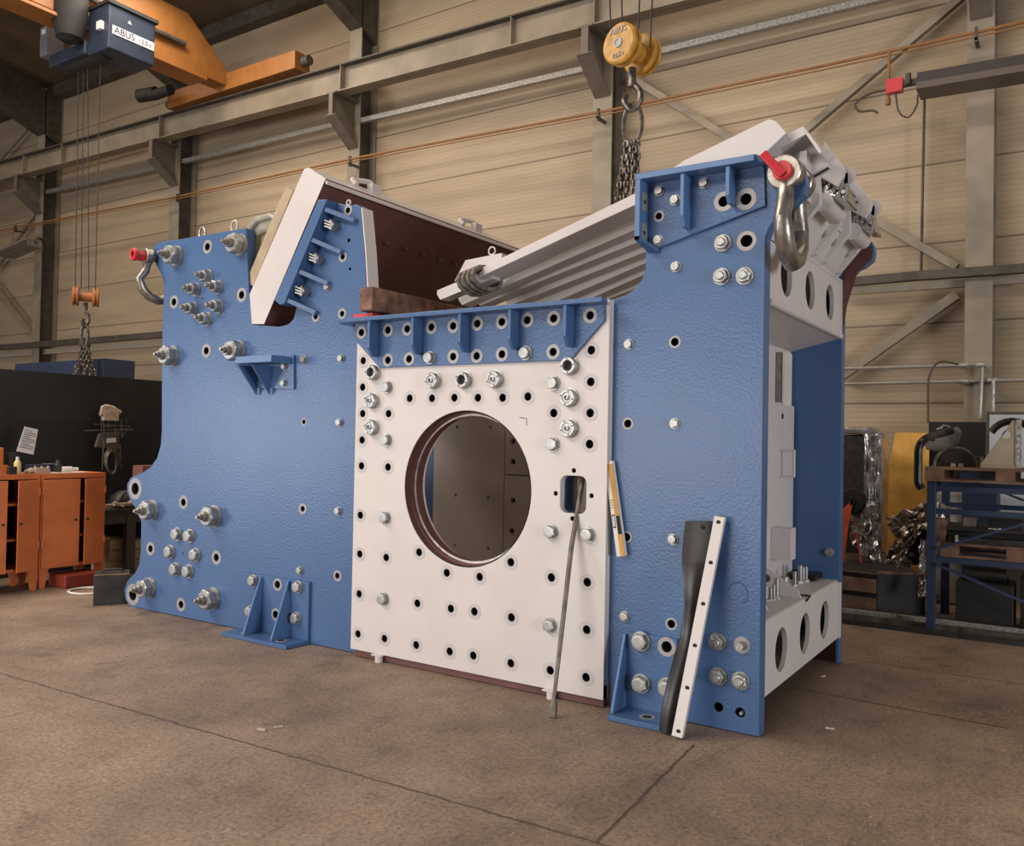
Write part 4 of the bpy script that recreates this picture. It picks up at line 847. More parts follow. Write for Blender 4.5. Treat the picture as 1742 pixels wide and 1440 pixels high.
for px, py in ((1222, 889), (1209, 958), (1196, 1028), (1182, 1099), (1169, 1171), (1154, 1245)):
    q = LP(px, py, -.0015); MB(blackm).lathe([(.012, 0), (.001, .0005)], q, (0, -1, 0), 14).build('bolt_hole', ws)
# timber on the shelf
ta_, tb_ = F(611, 500, -.12)[0], F(633, 500, -.12)[0]
tm = MB(wood).box(ta_, tb_, -.12, 1.35, z0 + .055, F(632, 487, -.12)[1]).build('timber_block', label='old squared timber resting on the blue shelf in front of the brown jaw', cat='timber', bevel=.012)
MB(red, paper).box(-3.02, -2.83, -.06, .02, z0 + .001, z0 + .048).build('red_wedge', label='small red wedge under the left end of the timber', cat='wedge')
# loose bolts on the lower beam
def loose(px, py, s, lab='loose zinc bolt standing head down on the white lower beam', gr='loose bolts on the lower beam', tall=.09):
    p = on(px, py, 2, .6145); m = MB(zinc).lathe([(.028, 0), (.028, .018), (.02, .02)], (0, 0, 0), (0, 0, 1), 6, 0, False).cyl((0, 0, .018), (0, 0, 1), .014, tall, 14)
    o = place(m.mesh('loose_bolt'), 'loose_bolt', None, p, None, s, label=lab, cat='bolt', group=gr); return o
for px, py, s in ((1298, 1027, .9), (1303, 1024, .9), (1311, 1023, .8), (1316, 1022, .9), (1321, 1020, 1.25), (1352, 998, .95), (1361, 993, 1.2), (1366, 991, 1.0), (1371, 990, 1.0)): loose(px, py, s)
p = on(1334, 1006, 2, .6145); t = thing('loose_nut', p, 'biggest zinc bolt with flange nut on the white lower beam', 'nut'); MB(zinc).lathe([(.055, 0), (.055, .02), (.035, .03), (.035, .095), (.025, .10), (.001, .10)], p, (0, 0, 1), 20).build('bolt', t)
p0, p1, p2, p3 = on(1343, 1005, 2, .618), on(1357, 1009, 2, .618), on(1363, 1013, 2, .618), on(1372, 1023, 0, .006)
MB(blackm).tube([p0, p1, p2, (.004, p2.y, .62), p3], .006, 6).build('cable_tie', label='black cable tie hanging over the edge of the lower beam', cat='cable tie')
p = on(1380, 980, 2, .6145); MB(rubber).box(p.x - .1, p.x + .1, p.y - .28, p.y + .04, .616, .66).build('work_glove', label='black glove lying at the far end of the lower beam', cat='glove', bevel=.02)
# ================================================================== LEFT BACKGROUND
def G(px, py, X): p = on(px, py, 0, X); return (p.y, p.z)
WX = -8.2
scr = thing('dark_partition', (WX, 1.2, 0), 'tall matt black steel partition behind the orange cabinets', 'partition')
MB(blk).box(WX - .12, WX, -1.6, 5.0, 0.0, 2.25).build('panel', scr)
MB(blackm).box(WX, WX + .012, -1.6, 5.0, 0.0, 1.72).build('lower_sheet', scr)
q0, q1, q2 = on(26, 616, 1, 3.45), on(178, 608, 1, 3.45), on(201, 609, 0, on(178, 608, 1, 3.45).x)
t_ = MB(navy).box(q0.x, q1.x, 3.45, max(q2.y, 4.0), 0, q1.z - .02).build('navy_tank', label='navy blue steel box rising behind the black partition', cat='box')
# cabinets
fxX = -7.26
def cabinet(y0, y1, lab, doors, shelf_z):
    t = thing('orange_cabinet', (fxX - .25, (y0 + y1) / 2, 0), lab, 'cabinet'); top, bot, bk_ = 1.16, .20, fxX - .48
    m = MB(cabor, blackm); m.box(bk_, fxX, y0, y1, top - .05, top).box(bk_, fxX, y0, y0 + .02, bot, top - .05).box(bk_, fxX, y1 - .02, y1, bot, top - .05).box(bk_, fxX, y0 + .02, y1 - .02, bot, bot + .03)
    m.box(bk_, bk_ + .01, y0 + .02, y1 - .02, bot + .03, top - .05, 1); m.build('body', t)
    for z in shelf_z: MB(cabor).box(bk_ + .011, fxX - .03, y0 + .021, y1 - .021, z, z + .02).build('shelf', t)
    for y, x in ((y0, fxX), (y1, fxX), (y0, bk_ + .1), (y1, bk_ + .1)):
        s_ = 1 if y == y0 else -1; MB(cabor).prism([(x, y, bot), (x, y + s_ * .10, bot), (x, y + s_ * .06, 0.0), (x, y + s_ * .01, 0.0)], (-.03, 0, 0)).build('leg', t)
    for (h, e_, ang) in doors:    # hinge y, free edge y, opening angle
        L_ = e_ - h; c_, s_ = math.cos(math.radians(ang)), math.sin(math.radians(ang)); yy = h + L_ * c_; xx = fxX + abs(L_) * s_
        d_ = MB(cabor).prism([(fxX + .004, h, bot + .0), (xx + .004, yy, bot - .0), (xx + .004, yy, top - .06), (fxX + .004, h, top - .06)], (.018, 0, 0)).build('door', t, .004)
        MB(darksteel).cyl((xx - (xx - fxX) * .12 + .022, yy - (yy - h) * .12, .68), (1, 0, 0), .012, .02, 10).build('lock', d_)
        for z in (.42, .95): MB(cabor).cyl((fxX + .018, h, z), (0, 0, 1), .012, .07, 8).build('hinge', d_)
    return t
cabinet(-.055, .63, 'right orange steel cabinet with two nearly closed doors', [(-.04, .335, 2), (.615, .385, 5)], (.50, .85))
cabinet(-.76, -.065, 'left orange steel cabinet cut by the photo edge, its door ajar', [(-.08, -.32, 14), (-.745, -.40, 6)], (.50, .85))
T = 1.161
def onc(px, X=-7.42): return G(px, 800, X)[0]
X1 = -7.45
bb = MB(cabor, blackm).box(X1 - .2, X1 + .02, G(-40, 0, X1)[0], G(28, 0, X1)[0], T, T + .26); bb = bb.build('tool_box', label='orange steel tool box standing on the left cabinet', cat='tool box', bevel=.008)
MB(darksteel).tube([(X1 + .03, G(-20, 0, X1)[0], T + .10), (X1 + .05, G(10, 0, X1)[0], T + .11), (X1 + .05, G(13, 0, X1)[0], T + .05), (X1 + .05, G(-20, 0, X1)[0], T + .03)], .01).build('handle', bb)
MB(cabor).box(-7.40, -7.34, G(-10, 0, -7.36)[0], G(36, 0, -7.36)[0], T, T + .09).build('angle_offcut', label='orange angle piece lying in front of the tool box', cat='offcut')
MB(darksteel).box(-7.36, -7.30, G(36, 0, -7.33)[0], G(50, 0, -7.33)[0], T, T + .075).build('black_box', label='small black box left of the yellow spray bottle', cat='box', bevel=.004)
pp_ = [on(42, 726, 0, -7.42), on(65, 731, 0, -7.42), on(57, 774, 0, -7.40), on(28, 768, 0, -7.40)]
pz = min(p.z for p in pp_); ps = MB(paper).prism(pp_, (-.004, 0, 0)).build('paper_sheet', label='printed white sheet leaning upright on the left orange cabinet', cat='paper')
tl_ = MB(darksteel)
for k in range(9):
    f = .12 + k * .085; A = pp_[0].lerp(pp_[3], f); B_ = pp_[1].lerp(pp_[2], f); a_ = A.lerp(B_, .08); b_ = A.lerp(B_, .92 if k % 3 else .6)
    tl_.beam(a_ + Vector((.003, 0, 0)), b_ + Vector((.003, 0, 0)), .003, .004)
tl_.build('printed_lines', ps); MB(darksteel).box(-7.50, -7.41, G(38, 0, -7.44)[0], G(52, 0, -7.44)[0], T, pz + .02).build('clip_stand', ps)
y = G(53, 0, -7.34)[0]; sb_ = MB(mat('bottle_yellow', (.65, .55, .22), .3)).lathe([(.032, 0), (.034, .01), (.034, .11), (.02, .135), (.014, .14)], (-7.34, y, T), (0, 0, 1), 20).build('spray_bottle', label='yellow labelled spray bottle on the left orange cabinet', cat='bottle'); MB(paper).cyl((-7.34, y, T + .14), (0, 0, 1), .016, .03, 12).build('cap', sb_)
y = G(90, 0, -7.36)[0]; tr_ = MB(mat('carton', (.40, .33, .25), .7)).box(-7.46, -7.32, y - .05, y + .09, T, T + .055).build('parts_carton', label='small open carton of parts on the right orange cabinet', cat='carton', bevel=.003)
for k in range(6): MB(glove if k % 2 else darksteel).cyl((-7.44 + .02 * k, y - .04 + .022 * k, T + .045), (0, .4, 1), .011, .03, 8).build('small_part', tr_)
yg = G(76, 0, -7.36)[0]; MB(glove).tube([(-7.36, yg - .03, T + .02), (-7.35, yg, T + .035), (-7.36, yg + .04, T + .02)], .018, 8).tube([(-7.40, yg - .03, T + .02), (-7.39, yg + .01, T + .045), (-7.40, yg + .05, T + .02)], .016, 8).tube([(-7.36, yg - .03, T + .02), (-7.40, yg - .03, T + .02)], .02, 8).build('cotton_glove', label='crumpled pale glove left of the small carton', cat='glove')
y = G(98, 0, -7.55)[0]; MB(navy, galv).box(-7.62, -7.50, y - .16, y + .13, T, T + .085).box(-7.5, -7.49, y - .05, y + .1, T + .087, T + .093, 1).build('tool_case', label='dark blue flat case at the back of the right orange cabinet', cat='case', bevel=.004)
y = G(121, 0, -7.42)[0]; jr = MB(darksteel).lathe([(.038, 0), (.04, .01), (.04, .08), (.025, .10), (.02, .13), (.001, .135)], (-7.42, y, T), (0, 0, 1), 20).build('metal_jar', label='dark metal jar between the carton and the white bottle', cat='jar')
y0_, y1_ = G(112, 0, -7.36)[0], G(166, 0, -7.36)[0]; MB(paper).box(-7.50, -7.30, y0_, y1_, T, T + .006).build('white_tray', label='flat white tray at the right end of the right cabinet', cat='tray')
y = G(128, 0, -7.38)[0]; wb = MB(paper).lathe([(.026, 0), (.028, .01), (.028, .10), (.018, .12), (.018, .17), (.012, .17)], (-7.38, y, T + .037), (0, 1, 0), 18).build('white_bottle', label='white bottle lying on the flat white tray', cat='bottle')
MB(darksteel).lathe([(.013, 0), (.001, .002)], (-7.38, y + .171, T + .037), (0, 1, 0), 14).build('bottle_mouth', wb)
# red box under, case, hose ring
MB(mat('red_brown', (.26, .04, .022), .5)).box(-7.40, -7.08, .12, .52, .0, .13).build('red_box', label='low red steel box on the floor under the right orange cabinet', cat='box', bevel=.01)
A = Vector((-6.08, -.18, 0)); u_ = Vector((.55, .83, 0)).normalized(); w_ = Vector((-.83, .55, 0))
cs = MB(mat('case_black', (.03, .028, .026), .55, noise=.3)).prism([A, A + u_ * .30, A + u_ * .30 + w_ * .34, A + w_ * .34], (0, 0, .27)).build('black_case', label='black case standing on the floor beside the left lug of the blue plate', cat='case', bevel=.006)
MB(palletw).prism([A + Vector((0, 0, .271)), A + u_ * .30 + Vector((0, 0, .271)), A + u_ * .30 + w_ * .03 + Vector((0, 0, .271)), A + w_ * .03 + Vector((0, 0, .271))], (0, 0, .006)).build('worn_edge', cs)
c0 = A + u_ * .15 + w_ * .17; MB(darksteel).tube([c0 - u_ * .1 + Vector((0, 0, .272)), c0 - u_ * .08 + Vector((0, 0, .30)), c0 + u_ * .08 + Vector((0, 0, .30)), c0 + u_ * .1 + Vector((0, 0, .272))], .01).build('carry_handle', cs)
q = on(152, 1008, 2, 0); MB(paper).tube([(q.x + .20 * math.cos(k * .524) - .02, q.y + .17 * math.sin(k * .524), .012) for k in range(12)], .011, 8, closed=True).build('hose_ring', label='white hose ring on the floor left of the black case', cat='hose')
# bench
bzz = on(190, 868, 0, -7.45).z
bt = thing('work_bench', (-7.8, 1.6, 0), 'dark steel work bench between the orange cabinet and the blue plate', 'bench')
MB(darksteel).box(-8.17, -7.45, .72, 2.6, bzz - .05, bzz).build('bench_top', bt)
for x, y in ((-7.50, 1.02), (-8.1, .8), (-7.5, 2.5), (-8.1, 2.5)): MB(mat('bench_grey', (.06, .055, .05), .6)).box(x - .04, x + .04, y, y + .11, 0, bzz - .05).build('leg', bt)
MB(MATS['bench_grey']).box(-7.53, -7.47, .72, 2.6, bzz - .16, bzz - .051).build('apron', bt)
for (a0_, a1_, pxl, lab) in ((-7.95, -7.60, 186, 'rough wooden crate left of the bench leg'), (-7.95, -7.60, 222, 'rough wooden crate right of the bench leg')):
    y = G(pxl, 940, -7.6)[0]; zt = G(pxl, 918, -7.6)[1]
    c_ = MB(ply)
    for k in range(3): c_.box(a0_, a1_, y, y + .24, .02 + k * (zt - .02) / 3, .02 + (k + 1) * (zt - .02) / 3 - .012)
    c_.box(a0_ + .02, a1_ - .02, y + .01, y + .23, 0, zt - .02); c_.build('wooden_crate', label=lab, cat='crate')
y = G(196, 850, -7.6)[0]
for k, (dy, lab) in enumerate(((-.05, 'cream work glove nearest the cabinet on the dark bench'), (.14, 'cream work glove further right on the dark bench'))):
    g_ = MB(glove)
    for j in range(4): g_.tube([(-7.62 + j * .022, y + dy, bzz + .03), (-7.60 + j * .022, y + dy + .05, bzz + .075 - .01 * j), (-7.58 + j * .022, y + dy + .10, bzz + .02)], .013, 7)
    g_.box(-7.66, -7.56, y + dy - .05, y + dy + .02, bzz, bzz + .05); g_.build('work_glove', label=lab, cat='glove')
y = G(205, 850, -7.55)[0]; MB(mat('grinder_grey', (.22, .18, .15), .5), darksteel).cyl((-7.55, y - .06, bzz + .035), (0, 1, 0), .033, .30, 16).cyl((-7.55, y + .24, bzz + .04), (.2, 1, 0), .02, .10, 12, 1).build('angle_grinder', label='grey power tool lying at the front of the dark bench', cat='power tool')
y = G(212, 840, -7.8)[0]; MB(darksteel).lathe([(.17, 0), (.17, .05), (.14, .13), (.07, .18), (.001, .19)], (-7.8, y, bzz), (0, 0, 1), 24).tube([(-7.7, y - .15, bzz + .02), (-7.65, y - .1, bzz + .16), (-7.68, y + .1, bzz + .2), (-7.7, y + .2, bzz + .05)], .012).build('welding_mask', label='dark rounded welding mask at the back of the bench', cat='mask')
q = on(243, 800, 0, -7.7); MB(mat('dull_red', (.28, .12, .10), .6)).box(-7.9, -7.7, q.y, q.y + .5, q.z - .15, q.z + .05).box(-7.88, -7.72, q.y + .1, q.y + .4, bzz, q.z - .15).build('red_carton', label='dull red carton top peeping over the lower curve of the blue plate', cat='carton')
# hanging bundle
HX = -8.06
def h(px, py, X=HX): return on(px, py, 0, X)
wr_ = MB(darksteel); wr2 = MB(bar_steel)
wr2.tube([h(145, 733), h(226, 731)], .008).tube([h(160, 722), h(222, 726)], .006)
for px in (172, 184, 196, 206): wr2.tube([h(px, 712), h(px + 1, 745)], .005)
wr2.tube([h(214, 712), h(218, 730), h(208, 742)], .005).tube([h(176, 700), h(177, 760)], .008)
wr2.tube([h(190, 726), Vector((WX + .0, h(190, 726).y, h(190, 726).z))], .01)
cr = wr2.build('wire_hanger', label='bent wire hanger fixed to the black partition', cat='hanger')
gl = MB(glove)
for k in range(4): gl.tube([h(170 + k, 706 - 4 * k), h(180, 696 - 3 * k + 4), h(196 - k, 694 - 2 * k + 6), h(205, 702)], .022, 8)
gl.box(HX - .03, HX + .03, h(175, 700).y, h(200, 700).y, h(190, 716).z, h(190, 700).z); gl.build('glove_stack', label='stack of pale work gloves on top of the wire hanger', cat='gloves')
bg = MB(mat('bag_grey', (.12, .105, .095), .5, noise=.3)).prism([h(170, 738), h(205, 734), h(202, 765), h(163, 762)], (-.05, 0, 0)).build('plastic_bag', label='grey plastic bag with white label hanging under the wire hanger', cat='bag', bevel=.01)
MB(paper).prism([h(181, 746, HX + .002), h(197, 745, HX + .002), h(197, 753, HX + .002), h(181, 754, HX + .002)], (.003, 0, 0)).build('label', bg)
cl_ = MB(bar_steel)
for k in range(4): cl_.tube([h(190 + (14 - 2 * k) * math.cos(j * .524), 782 + 20 * math.sin(j * .524) + 2 * k, HX + .01 * k) for j in range(12)], .008, 6, closed=True)
cl_.tube([h(176, 760), h(174, 800)], .008).tube([h(204, 757), h(206, 800)], .008).build('cable_coil', label='dark coiled cable hanging below the grey bag', cat='cable')
# ================================================================== RIGHT BACKGROUND
def V(px, py, Y): return on(px, py, 1, Y)
RY = 3.5
rk = thing('storage_rack', (.42, RY, 0), 'blue steel storage rack at the right with pallets on it', 'rack')
xp0, xp1 = .372, .442
zt = 1.305
def rp_(x, y): MB(rackblue).box(x - .035, x + .035, y, y + .05, 0, zt).box(x - .05, x + .05, y - .02, y + .07, 0, .006).build('post', rk, .003)
rp_(.405, RY); rp_(.405, RY + 1.0); rp_(2.6, RY); rp_(2.6, RY + 1.0)
for y in (RY, RY + 1.0):
    for z in (1.265, 1.07, .655): MB(rackblue).box(.441, 2.564, y + .005, y + .045, z - .045, z).build('beam', rk)
for x in (.405, 2.6):
    for z in (1.2, .6): MB(rackblue).box(x - .02, x + .02, RY + .051, RY + .999, z, z + .04).build('side_tie', rk)
def br(p, q, nm='brace'): MB(rackblue).beam(V(*p, RY - .015), V(*q, RY - .015), .02, .045, up=(0, 1, 0)).build(nm, rk)
br((1592, 934), (1742, 892)); br((1592, 960), (1760, 1032)); 
MB(rackblue).beam(V(1648, 815, RY + 1), V(1742, 852, RY + 1), .02, .03, up=(0, 1, 0)).build('brace', rk)
def pallet(x0, x1, y0, y1, z, lab, n=5):
    t = thing('wooden_pallet', (x0, y0, z), lab, 'pallet')
    for k in range(3):
        yy = y0 + (y1 - y0 - .10) * k / 2; MB(palletw).box(x0, x1, yy, yy + .1, z, z + .02).build('bottom_board', t)
        for j in range(3): xx = x0 + (x1 - x0 - .14) * j / 2; MB(palletw).box(xx, xx + .14, yy, yy + .1, z + .021, z + .10).build('block', t)
    for k in range(n): yy = y0 + (y1 - y0 - .12) * k / (n - 1); MB(palletw).box(x0, x1, yy, yy + .12, z + .101, z + .122).build('top_board', t)
    return t
pallet(.36, 1.56, RY - .06, RY + .9, 1.306, 'brown wooden pallet on the top level of the blue rack')
PT = 1.306 + .122
pallet(.47, 1.60, RY + .06, RY + .95, .656, 'wooden pallet on the middle level of the rack')
# top pallet contents
def half_wheel():
    c = V(1625, 792, RY + .25); t = thing('flat_wheel', (c.x, c.y, PT), 'dark wheel with a steel rim sunk in the top pallet of the rack', 'wheel'); r = .165
    pts = arc(c.x, PT + .001, r, 0, 180, 20); MB(darksteel, blackm).xz(pts, c.y, c.y + .05).build('disc', t)
    MB(bar_steel).tube([(x, c.y + .0, z) for x, z in pts], .015, 8).build('rim', t)
    for s_ in (-.035, .025): MB(tanst).box(c.x + s_, c.x + s_ + .04, c.y - .02, c.y - .001, PT + .001, PT + .03).build('hub_block', t)
half_wheel()
Y_ = RY + .1; zb3 = PT + .001
p_ = [V(1668, 779, Y_), V(1722, 716, Y_), V(1727, 716, Y_), V(1727, 779, Y_)]; p_[0].z = p_[3].z = zb3 + .03
tb = thing('tan_bracket', (p_[0].x, Y_, zb3), 'tan triangular steel bracket with drilled edge on the top pallet', 'bracket')
plate('web', [(q.x, q.z) for q in p_], [circle(V(1712, 740, Y_).x, V(1712, 740, Y_).z, .032, 20)], Y_, Y_ + .03, [tanst], tb, .002)
MB(tanst).box(p_[0].x, p_[3].x, Y_ - .03, Y_ + .10, zb3, zb3 + .028).build('foot', tb)
x0_ = p_[3].x; zt3 = p_[2].z; hl = [circle(x0_ + .022, zb3 + .05 + k * .05, .011, 12) for k in range(6)]
plate('drilled_edge', [(x0_ + .001, zb3), (x0_ + .045, zb3), (x0_ + .045, zt3 + .01), (x0_ + .001, zt3 + .01)], hl, Y_ - .01, Y_ + .02, [galv], tb, .001)
c_ = V(1722, 735, Y_ + .1); MB(rubber).tube([(c_.x + .18 * math.cos(math.radians(a_)), c_.y, c_.z - .10 + .19 * math.sin(math.radians(a_))) for a_ in range(150, -20, -15)], .03, 8).box(c_.x + .12, c_.x + .2, c_.y - .03, c_.y + .03, zb3, c_.z - .1).build('rubber_hose', label='thick black hose arched behind the tan bracket', cat='hose')
pg = [V(1570, 752, Y_ + .3), V(1590, 737, Y_ + .3), V(1629, 726, Y_ + .3), V(1636, 735, Y_ + .3), V(1629, 757, Y_ + .3), V(1592, 768, Y_ + .3), V(1576, 765, Y_ + .3)]
gb = MB(mat('grey_steel', (.22, .20, .18), .5)).prism(pg, (0, .03, 0)).build('notched_plate', label='grey notched steel plate leaning on the black cabinet', cat='plate', bevel=.002)
for px, py in ((1587, 749), (1602, 742), (1617, 736)): q = V(px, py, Y_ + .299); MB(blackm).prism([q + Vector((-.02, 0, -.012)), q + Vector((.02, 0, -.008)), q + Vector((.008, 0, .03)), q + Vector((-.004, 0, .03))], (0, -.002, 0)).build('notch', gb)
MB(zinc).tube([V(1597, 731, Y_ + .28), V(1606, 724, Y_ + .28), V(1614, 726, Y_ + .28), V(1619, 735, Y_ + .28)], .010).cyl(V(1594, 732, Y_ + .28), (1, 0, .4), .016, .05, 10).build('hook', gb)
hpnts = [V(x, y, RY - .12) for x, y in ((1608, 731), (1590, 737), (1574, 745), (1564, 760), (1562, 790), (1562, 820), (1568, 832))]
MB(rubber).tube(smooth([hpnts[0] + Vector((0, .5, 0)), hpnts[1] + Vector((0, .42, 0)), hpnts[2] + Vector((0, .1, 0))] + hpnts[3:]), .033, 8).build('hanging_strap', label='thick black strap hanging down in front of the yellow board', cat='strap')
q = V(1620, 755, Y_ + .45); MB(darksteel).box(V(1586, 760, Y_ + .4).x, V(1668, 760, Y_ + .4).x, Y_ + .36, Y_ + .7, zb3, zb3 + .09).build('dark_box', label='dark flat box behind the half wheel on the top pallet', cat='box')
MB(navy, galv).box(V(1632, 800, RY + .0).x, V(1693, 800, RY).x, RY + .05, RY + .4, 1.306 + .03, 1.306 + .09).build('blue_steel_part', label='blue steel part pushed inside the top pallet', cat='part')
# black cabinet and white board further back at the wall
a_, b_ = V(1580, 718, 6.1), V(1676, 718, 6.1); MB(mat('cabinet_black', (.012, .012, .014), .35)).box(a_.x, b_.x, 6.1, 6.34, 0, a_.z).build('black_cabinet', label='tall black cabinet at the wall under the air pipes', cat='cabinet', bevel=.006)
a_, b_ = V(1678, 701, 5.7), V(1790, 701, 5.7); wbz = a_.z
wbd = MB(beamdark).box(a_.x, b_.x, 5.7, 5.74, .0, wbz).build('notice_board', label='grey framed board behind the tan bracket at the right edge', cat='board')
MB(greyp).box(a_.x + .03, b_.x - .03, 5.69, 5.699, .9, wbz - .03).build('face', wbd)
a_, b_ = V(1640, 800, 5.2), V(1700, 800, 5.2); MB(navy, beamdark).box(a_.x, b_.x, 5.0, 5.4, 0, 1.25).build('navy_machine', label='navy blue machine housing seen through the rack', cat='machine', bevel=.01)
a_, b_ = V(1592, 800, 5.0), V(1650, 800, 5.0); MB(mat('dirty_white', (.3, .28, .25), .6, noise=.3)).box(a_.x, b_.x - .04, 5.05, 5.4, 0, 1.15).build('dirty_drum', label='dirty pale box left of the navy machine behind the rack', cat='box', bevel=.03)
# middle level contents
MT = .656 + .123
def mbx(px0, px1, py0, m, Y, dy, lab, nm='box', h_=None, cat='box', z=MT):
    a_, b_ = V(px0, 900, Y).x, V(px1, 900, Y).x; zt_ = V((px0 + px1) / 2, py0, Y).z if h_ is None else z + h_
    return MB(m).box(a_, b_, Y, Y + dy, z, zt_).build(nm, label=lab, cat=cat, bevel=.003)
mbx(1592, 1608, 885, wood, RY + .10, .3, 'dark wooden box beside the blue rack post', 'wooden_box')
s1_ = mbx(1612, 1742, 0, darksteel, RY + .12, .5, 'flat dark steel bar stack on the middle pallet', 'steel_stack', .05, 'steel')
s2_ = mbx(1606, 1760, 0, blackm, RY + .2, .5, 'black sheet stack lying over the steel bars', 'sheet_stack', .045, 'sheets', MT + .051)
s3_ = mbx(1600, 1780, 0, darksteel, RY + .15, .55, 'long dark plate topmost of the middle stack', 'top_plate', .03, 'plate', MT + .10)
mbx(1638, 1660, 0, mat('card', (.30, .22, .16), .7), RY + .25, .15, 'small brown cardboard box on the middle stack of the rack', 'cardboard_box', .075, 'box', MT + .131)
mbx(1682, 1738, 0, blk, RY + .22, .3, 'black lidded crate on the middle stack at the right edge', 'black_crate', .085, 'crate', MT + .131)
q = V(1627, 900, RY + .08); MB(paper).box(q.x - .01, q.x + .012, RY + .085, RY + .11, MT, MT + .065).build('white_tag', label='small white upright tag on the middle pallet', cat='tag')
q = V(1700, 895, RY + .1); MB(foil).prism([(q.x - .08, RY + .10, MT + .132), (q.x + .02, RY + .10, MT + .132), (q.x + .05, RY + .35, MT + .132), (q.x - .05, RY + .32, MT + .132)], (.0, 0, .012)).build('foil_scrap', label='scrap of shiny foil on the middle stack', cat='foil')
# bottom level
for (a_, b_, h_, y_, lab) in ((.55, 1.0, .40, RY + .3, 'black bin on the floor under the rack, beside the blue post'), (1.05, 1.7, .48, RY + .35, 'black bin on the floor under the rack at the photo edge')):
    t = MB(blk).box(a_, b_, y_ + .18, y_ + .6, 0, h_).build('storage_bin', label=lab, cat='bin', bevel=.01)
MB(darksteel).cyl((.60, RY + .60, .462), (1, .1, 0), .06, .34, 16).box(.6, .95, RY + .72, RY + .9, .401, .43).build('steel_offcut', label='round dark steel offcut on the black bin under the rack', cat='offcut')
# long steel profiles on the floor
for k, (y_, h_, m_, lab) in enumerate(((RY - .10, .035, darksteel, 'nearest long dark steel bar on the floor before the rack'), (RY + .10, .05, bar_steel, 'long steel bar just behind the front post foot'), (RY + .22, .075, galv, 'long bright steel profile on the floor under the rack'), (RY + .36, .06, darksteel, 'farthest long steel profile under the rack'))):
    m = MB(m_)
    x0_ = -.42 - .03 * k
    m.box(x0_, 3.0, y_, y_ + .06, .001, h_); m.box(x0_, 3.0, y_ + .012, y_ + .048, h_, h_ + .006)
    m.build('steel_profile', label=lab, cat='steel bar')
# black crate with wooden front
P0, P1, P2 = on(1467, 1038, 2, 0), on(1562, 1030, 2, 0), on(1436, 1030, 2, 0)
P0.y = max(P0.y, RY + .55)
P0 = Vector((-.12, 4.06, 0)); P1 = Vector((.26, 4.30, 0)); P2 = Vector((-.55, 4.12, 0)); dn_ = Vector((-.35, .75, 0))
hc = on(1467, 975, 1, 4.06).z
bc = MB(blk).prism([P0, P1, P1 + dn_, P2 + Vector((0, .8, 0)), P2], (0, 0, hc)).build('black_crate', label='large low black crate on the floor between the machine and the rack', cat='crate', bevel=.004)
MB(wood).prism([P0 + Vector((0, 0, hc + .001)), P1 + Vector((0, 0, hc + .001)), P1 + Vector((-.02, .05, hc + .001)), P0 + Vector((-.02, .05, hc + .001))], (0, 0, .02)).build('rim', bc)
for z in (.02, .2, .38): MB(palletw).prism([P0 + Vector((-.01, -.03, z)), P2 + Vector((0, -.03, z)), P2 + Vector((0, -.002, z)), P0 + Vector((-.01, -.002, z))], (0, 0, .13 if z < .3 else hc - .38)).build('slat', bc)
# yellow board
yb = [V(1523, 736, 6.0), V(1581, 737, 6.0), V(1572, 985, 5.7), V(1492, 985, 5.7)]
MB(yel).prism([yb[0], yb[1], Vector((yb[2].x + .05, 5.5, 0)), Vector((yb[3].x - .05, 5.5, 0))], (0, .04, 0)).build('yellow_board', label='tall yellow board leaning on the wall behind the foil heap', cat='board')
# foil wrapped pack
fy = 4.95
a0_, a1_ = V(1425, 725, fy).x, V(1500, 760, fy).x; zt_ = V(1470, 727, fy).z
def crumple(m, quad, n, amp, thick, seed, name, **kw):
    rnd = random.Random(seed); A, B_, C_, D_ = [Vector(q) for q in quad]; vs = []
    for j in range(n + 1):
        for i in range(n + 1):
            u, v = i / n, j / n; p = A.lerp(B_, u).lerp(D_.lerp(C_, u), v); a_ = amp
            vs.append(p + Vector((rnd.uniform(-a_, a_) * .5, rnd.uniform(-a_, a_), rnd.uniform(-a_, a_) * .5)))
    k = n + 1; fs = [(j * k + i, j * k + i + 1, (j + 1) * k + i + 1, (j + 1) * k + i) for j in range(n) for i in range(n)]
    mb = MB(m); mb.add(vs, fs); o = mb.build(name, **kw); md = o.modifiers.new('s', 'SOLIDIFY'); md.thickness = thick; return o
t = thing('wrapped_pack', ((a0_ + a1_) / 2, fy + .3, 0), 'tall pack wrapped in shiny clear film beside the blue plate', 'wrapped pack')
MB(darksteel).box(a0_, a1_ - .14, fy + .06, fy + .42, 0, zt_ - .08).build('inner_panel', t)
MB(foil).xz([(a1_ - .18, .45), (a1_ - .02, .45), (a1_, .6), (a1_ + .01, zt_ - .22), (a1_ - .04, zt_ - .06), (a1_ - .12, zt_), (a0_, zt_), (a0_, zt_ - .07), (a1_ - .18, zt_ - .08)], fy, fy + .42).build('film_edge', t, .03)
crumple(foil, [V(1470, 740, fy - .03), V(1500, 740, fy - .03), V(1498, 1000, fy - .03), V(1475, 1000, fy - .03)], 12, .022, .004, 5, 'film_fold', parent=t)
crumple(foil, [V(1440, 860, fy - .05), V(1495, 850, fy - .05), V(1492, 960, fy - .05), V(1450, 930, fy - .05)], 10, .035, .004, 6, 'film_fold', parent=t)
MB(blackm).lathe([(.12, 0), (.14, .03), (.14, .07), (.12, .10), (.04, .10), (.04, .12), (.001, .12)], V(1452, 852, fy - .02), (0, -1, 0), 24).build('black_wheel', t)
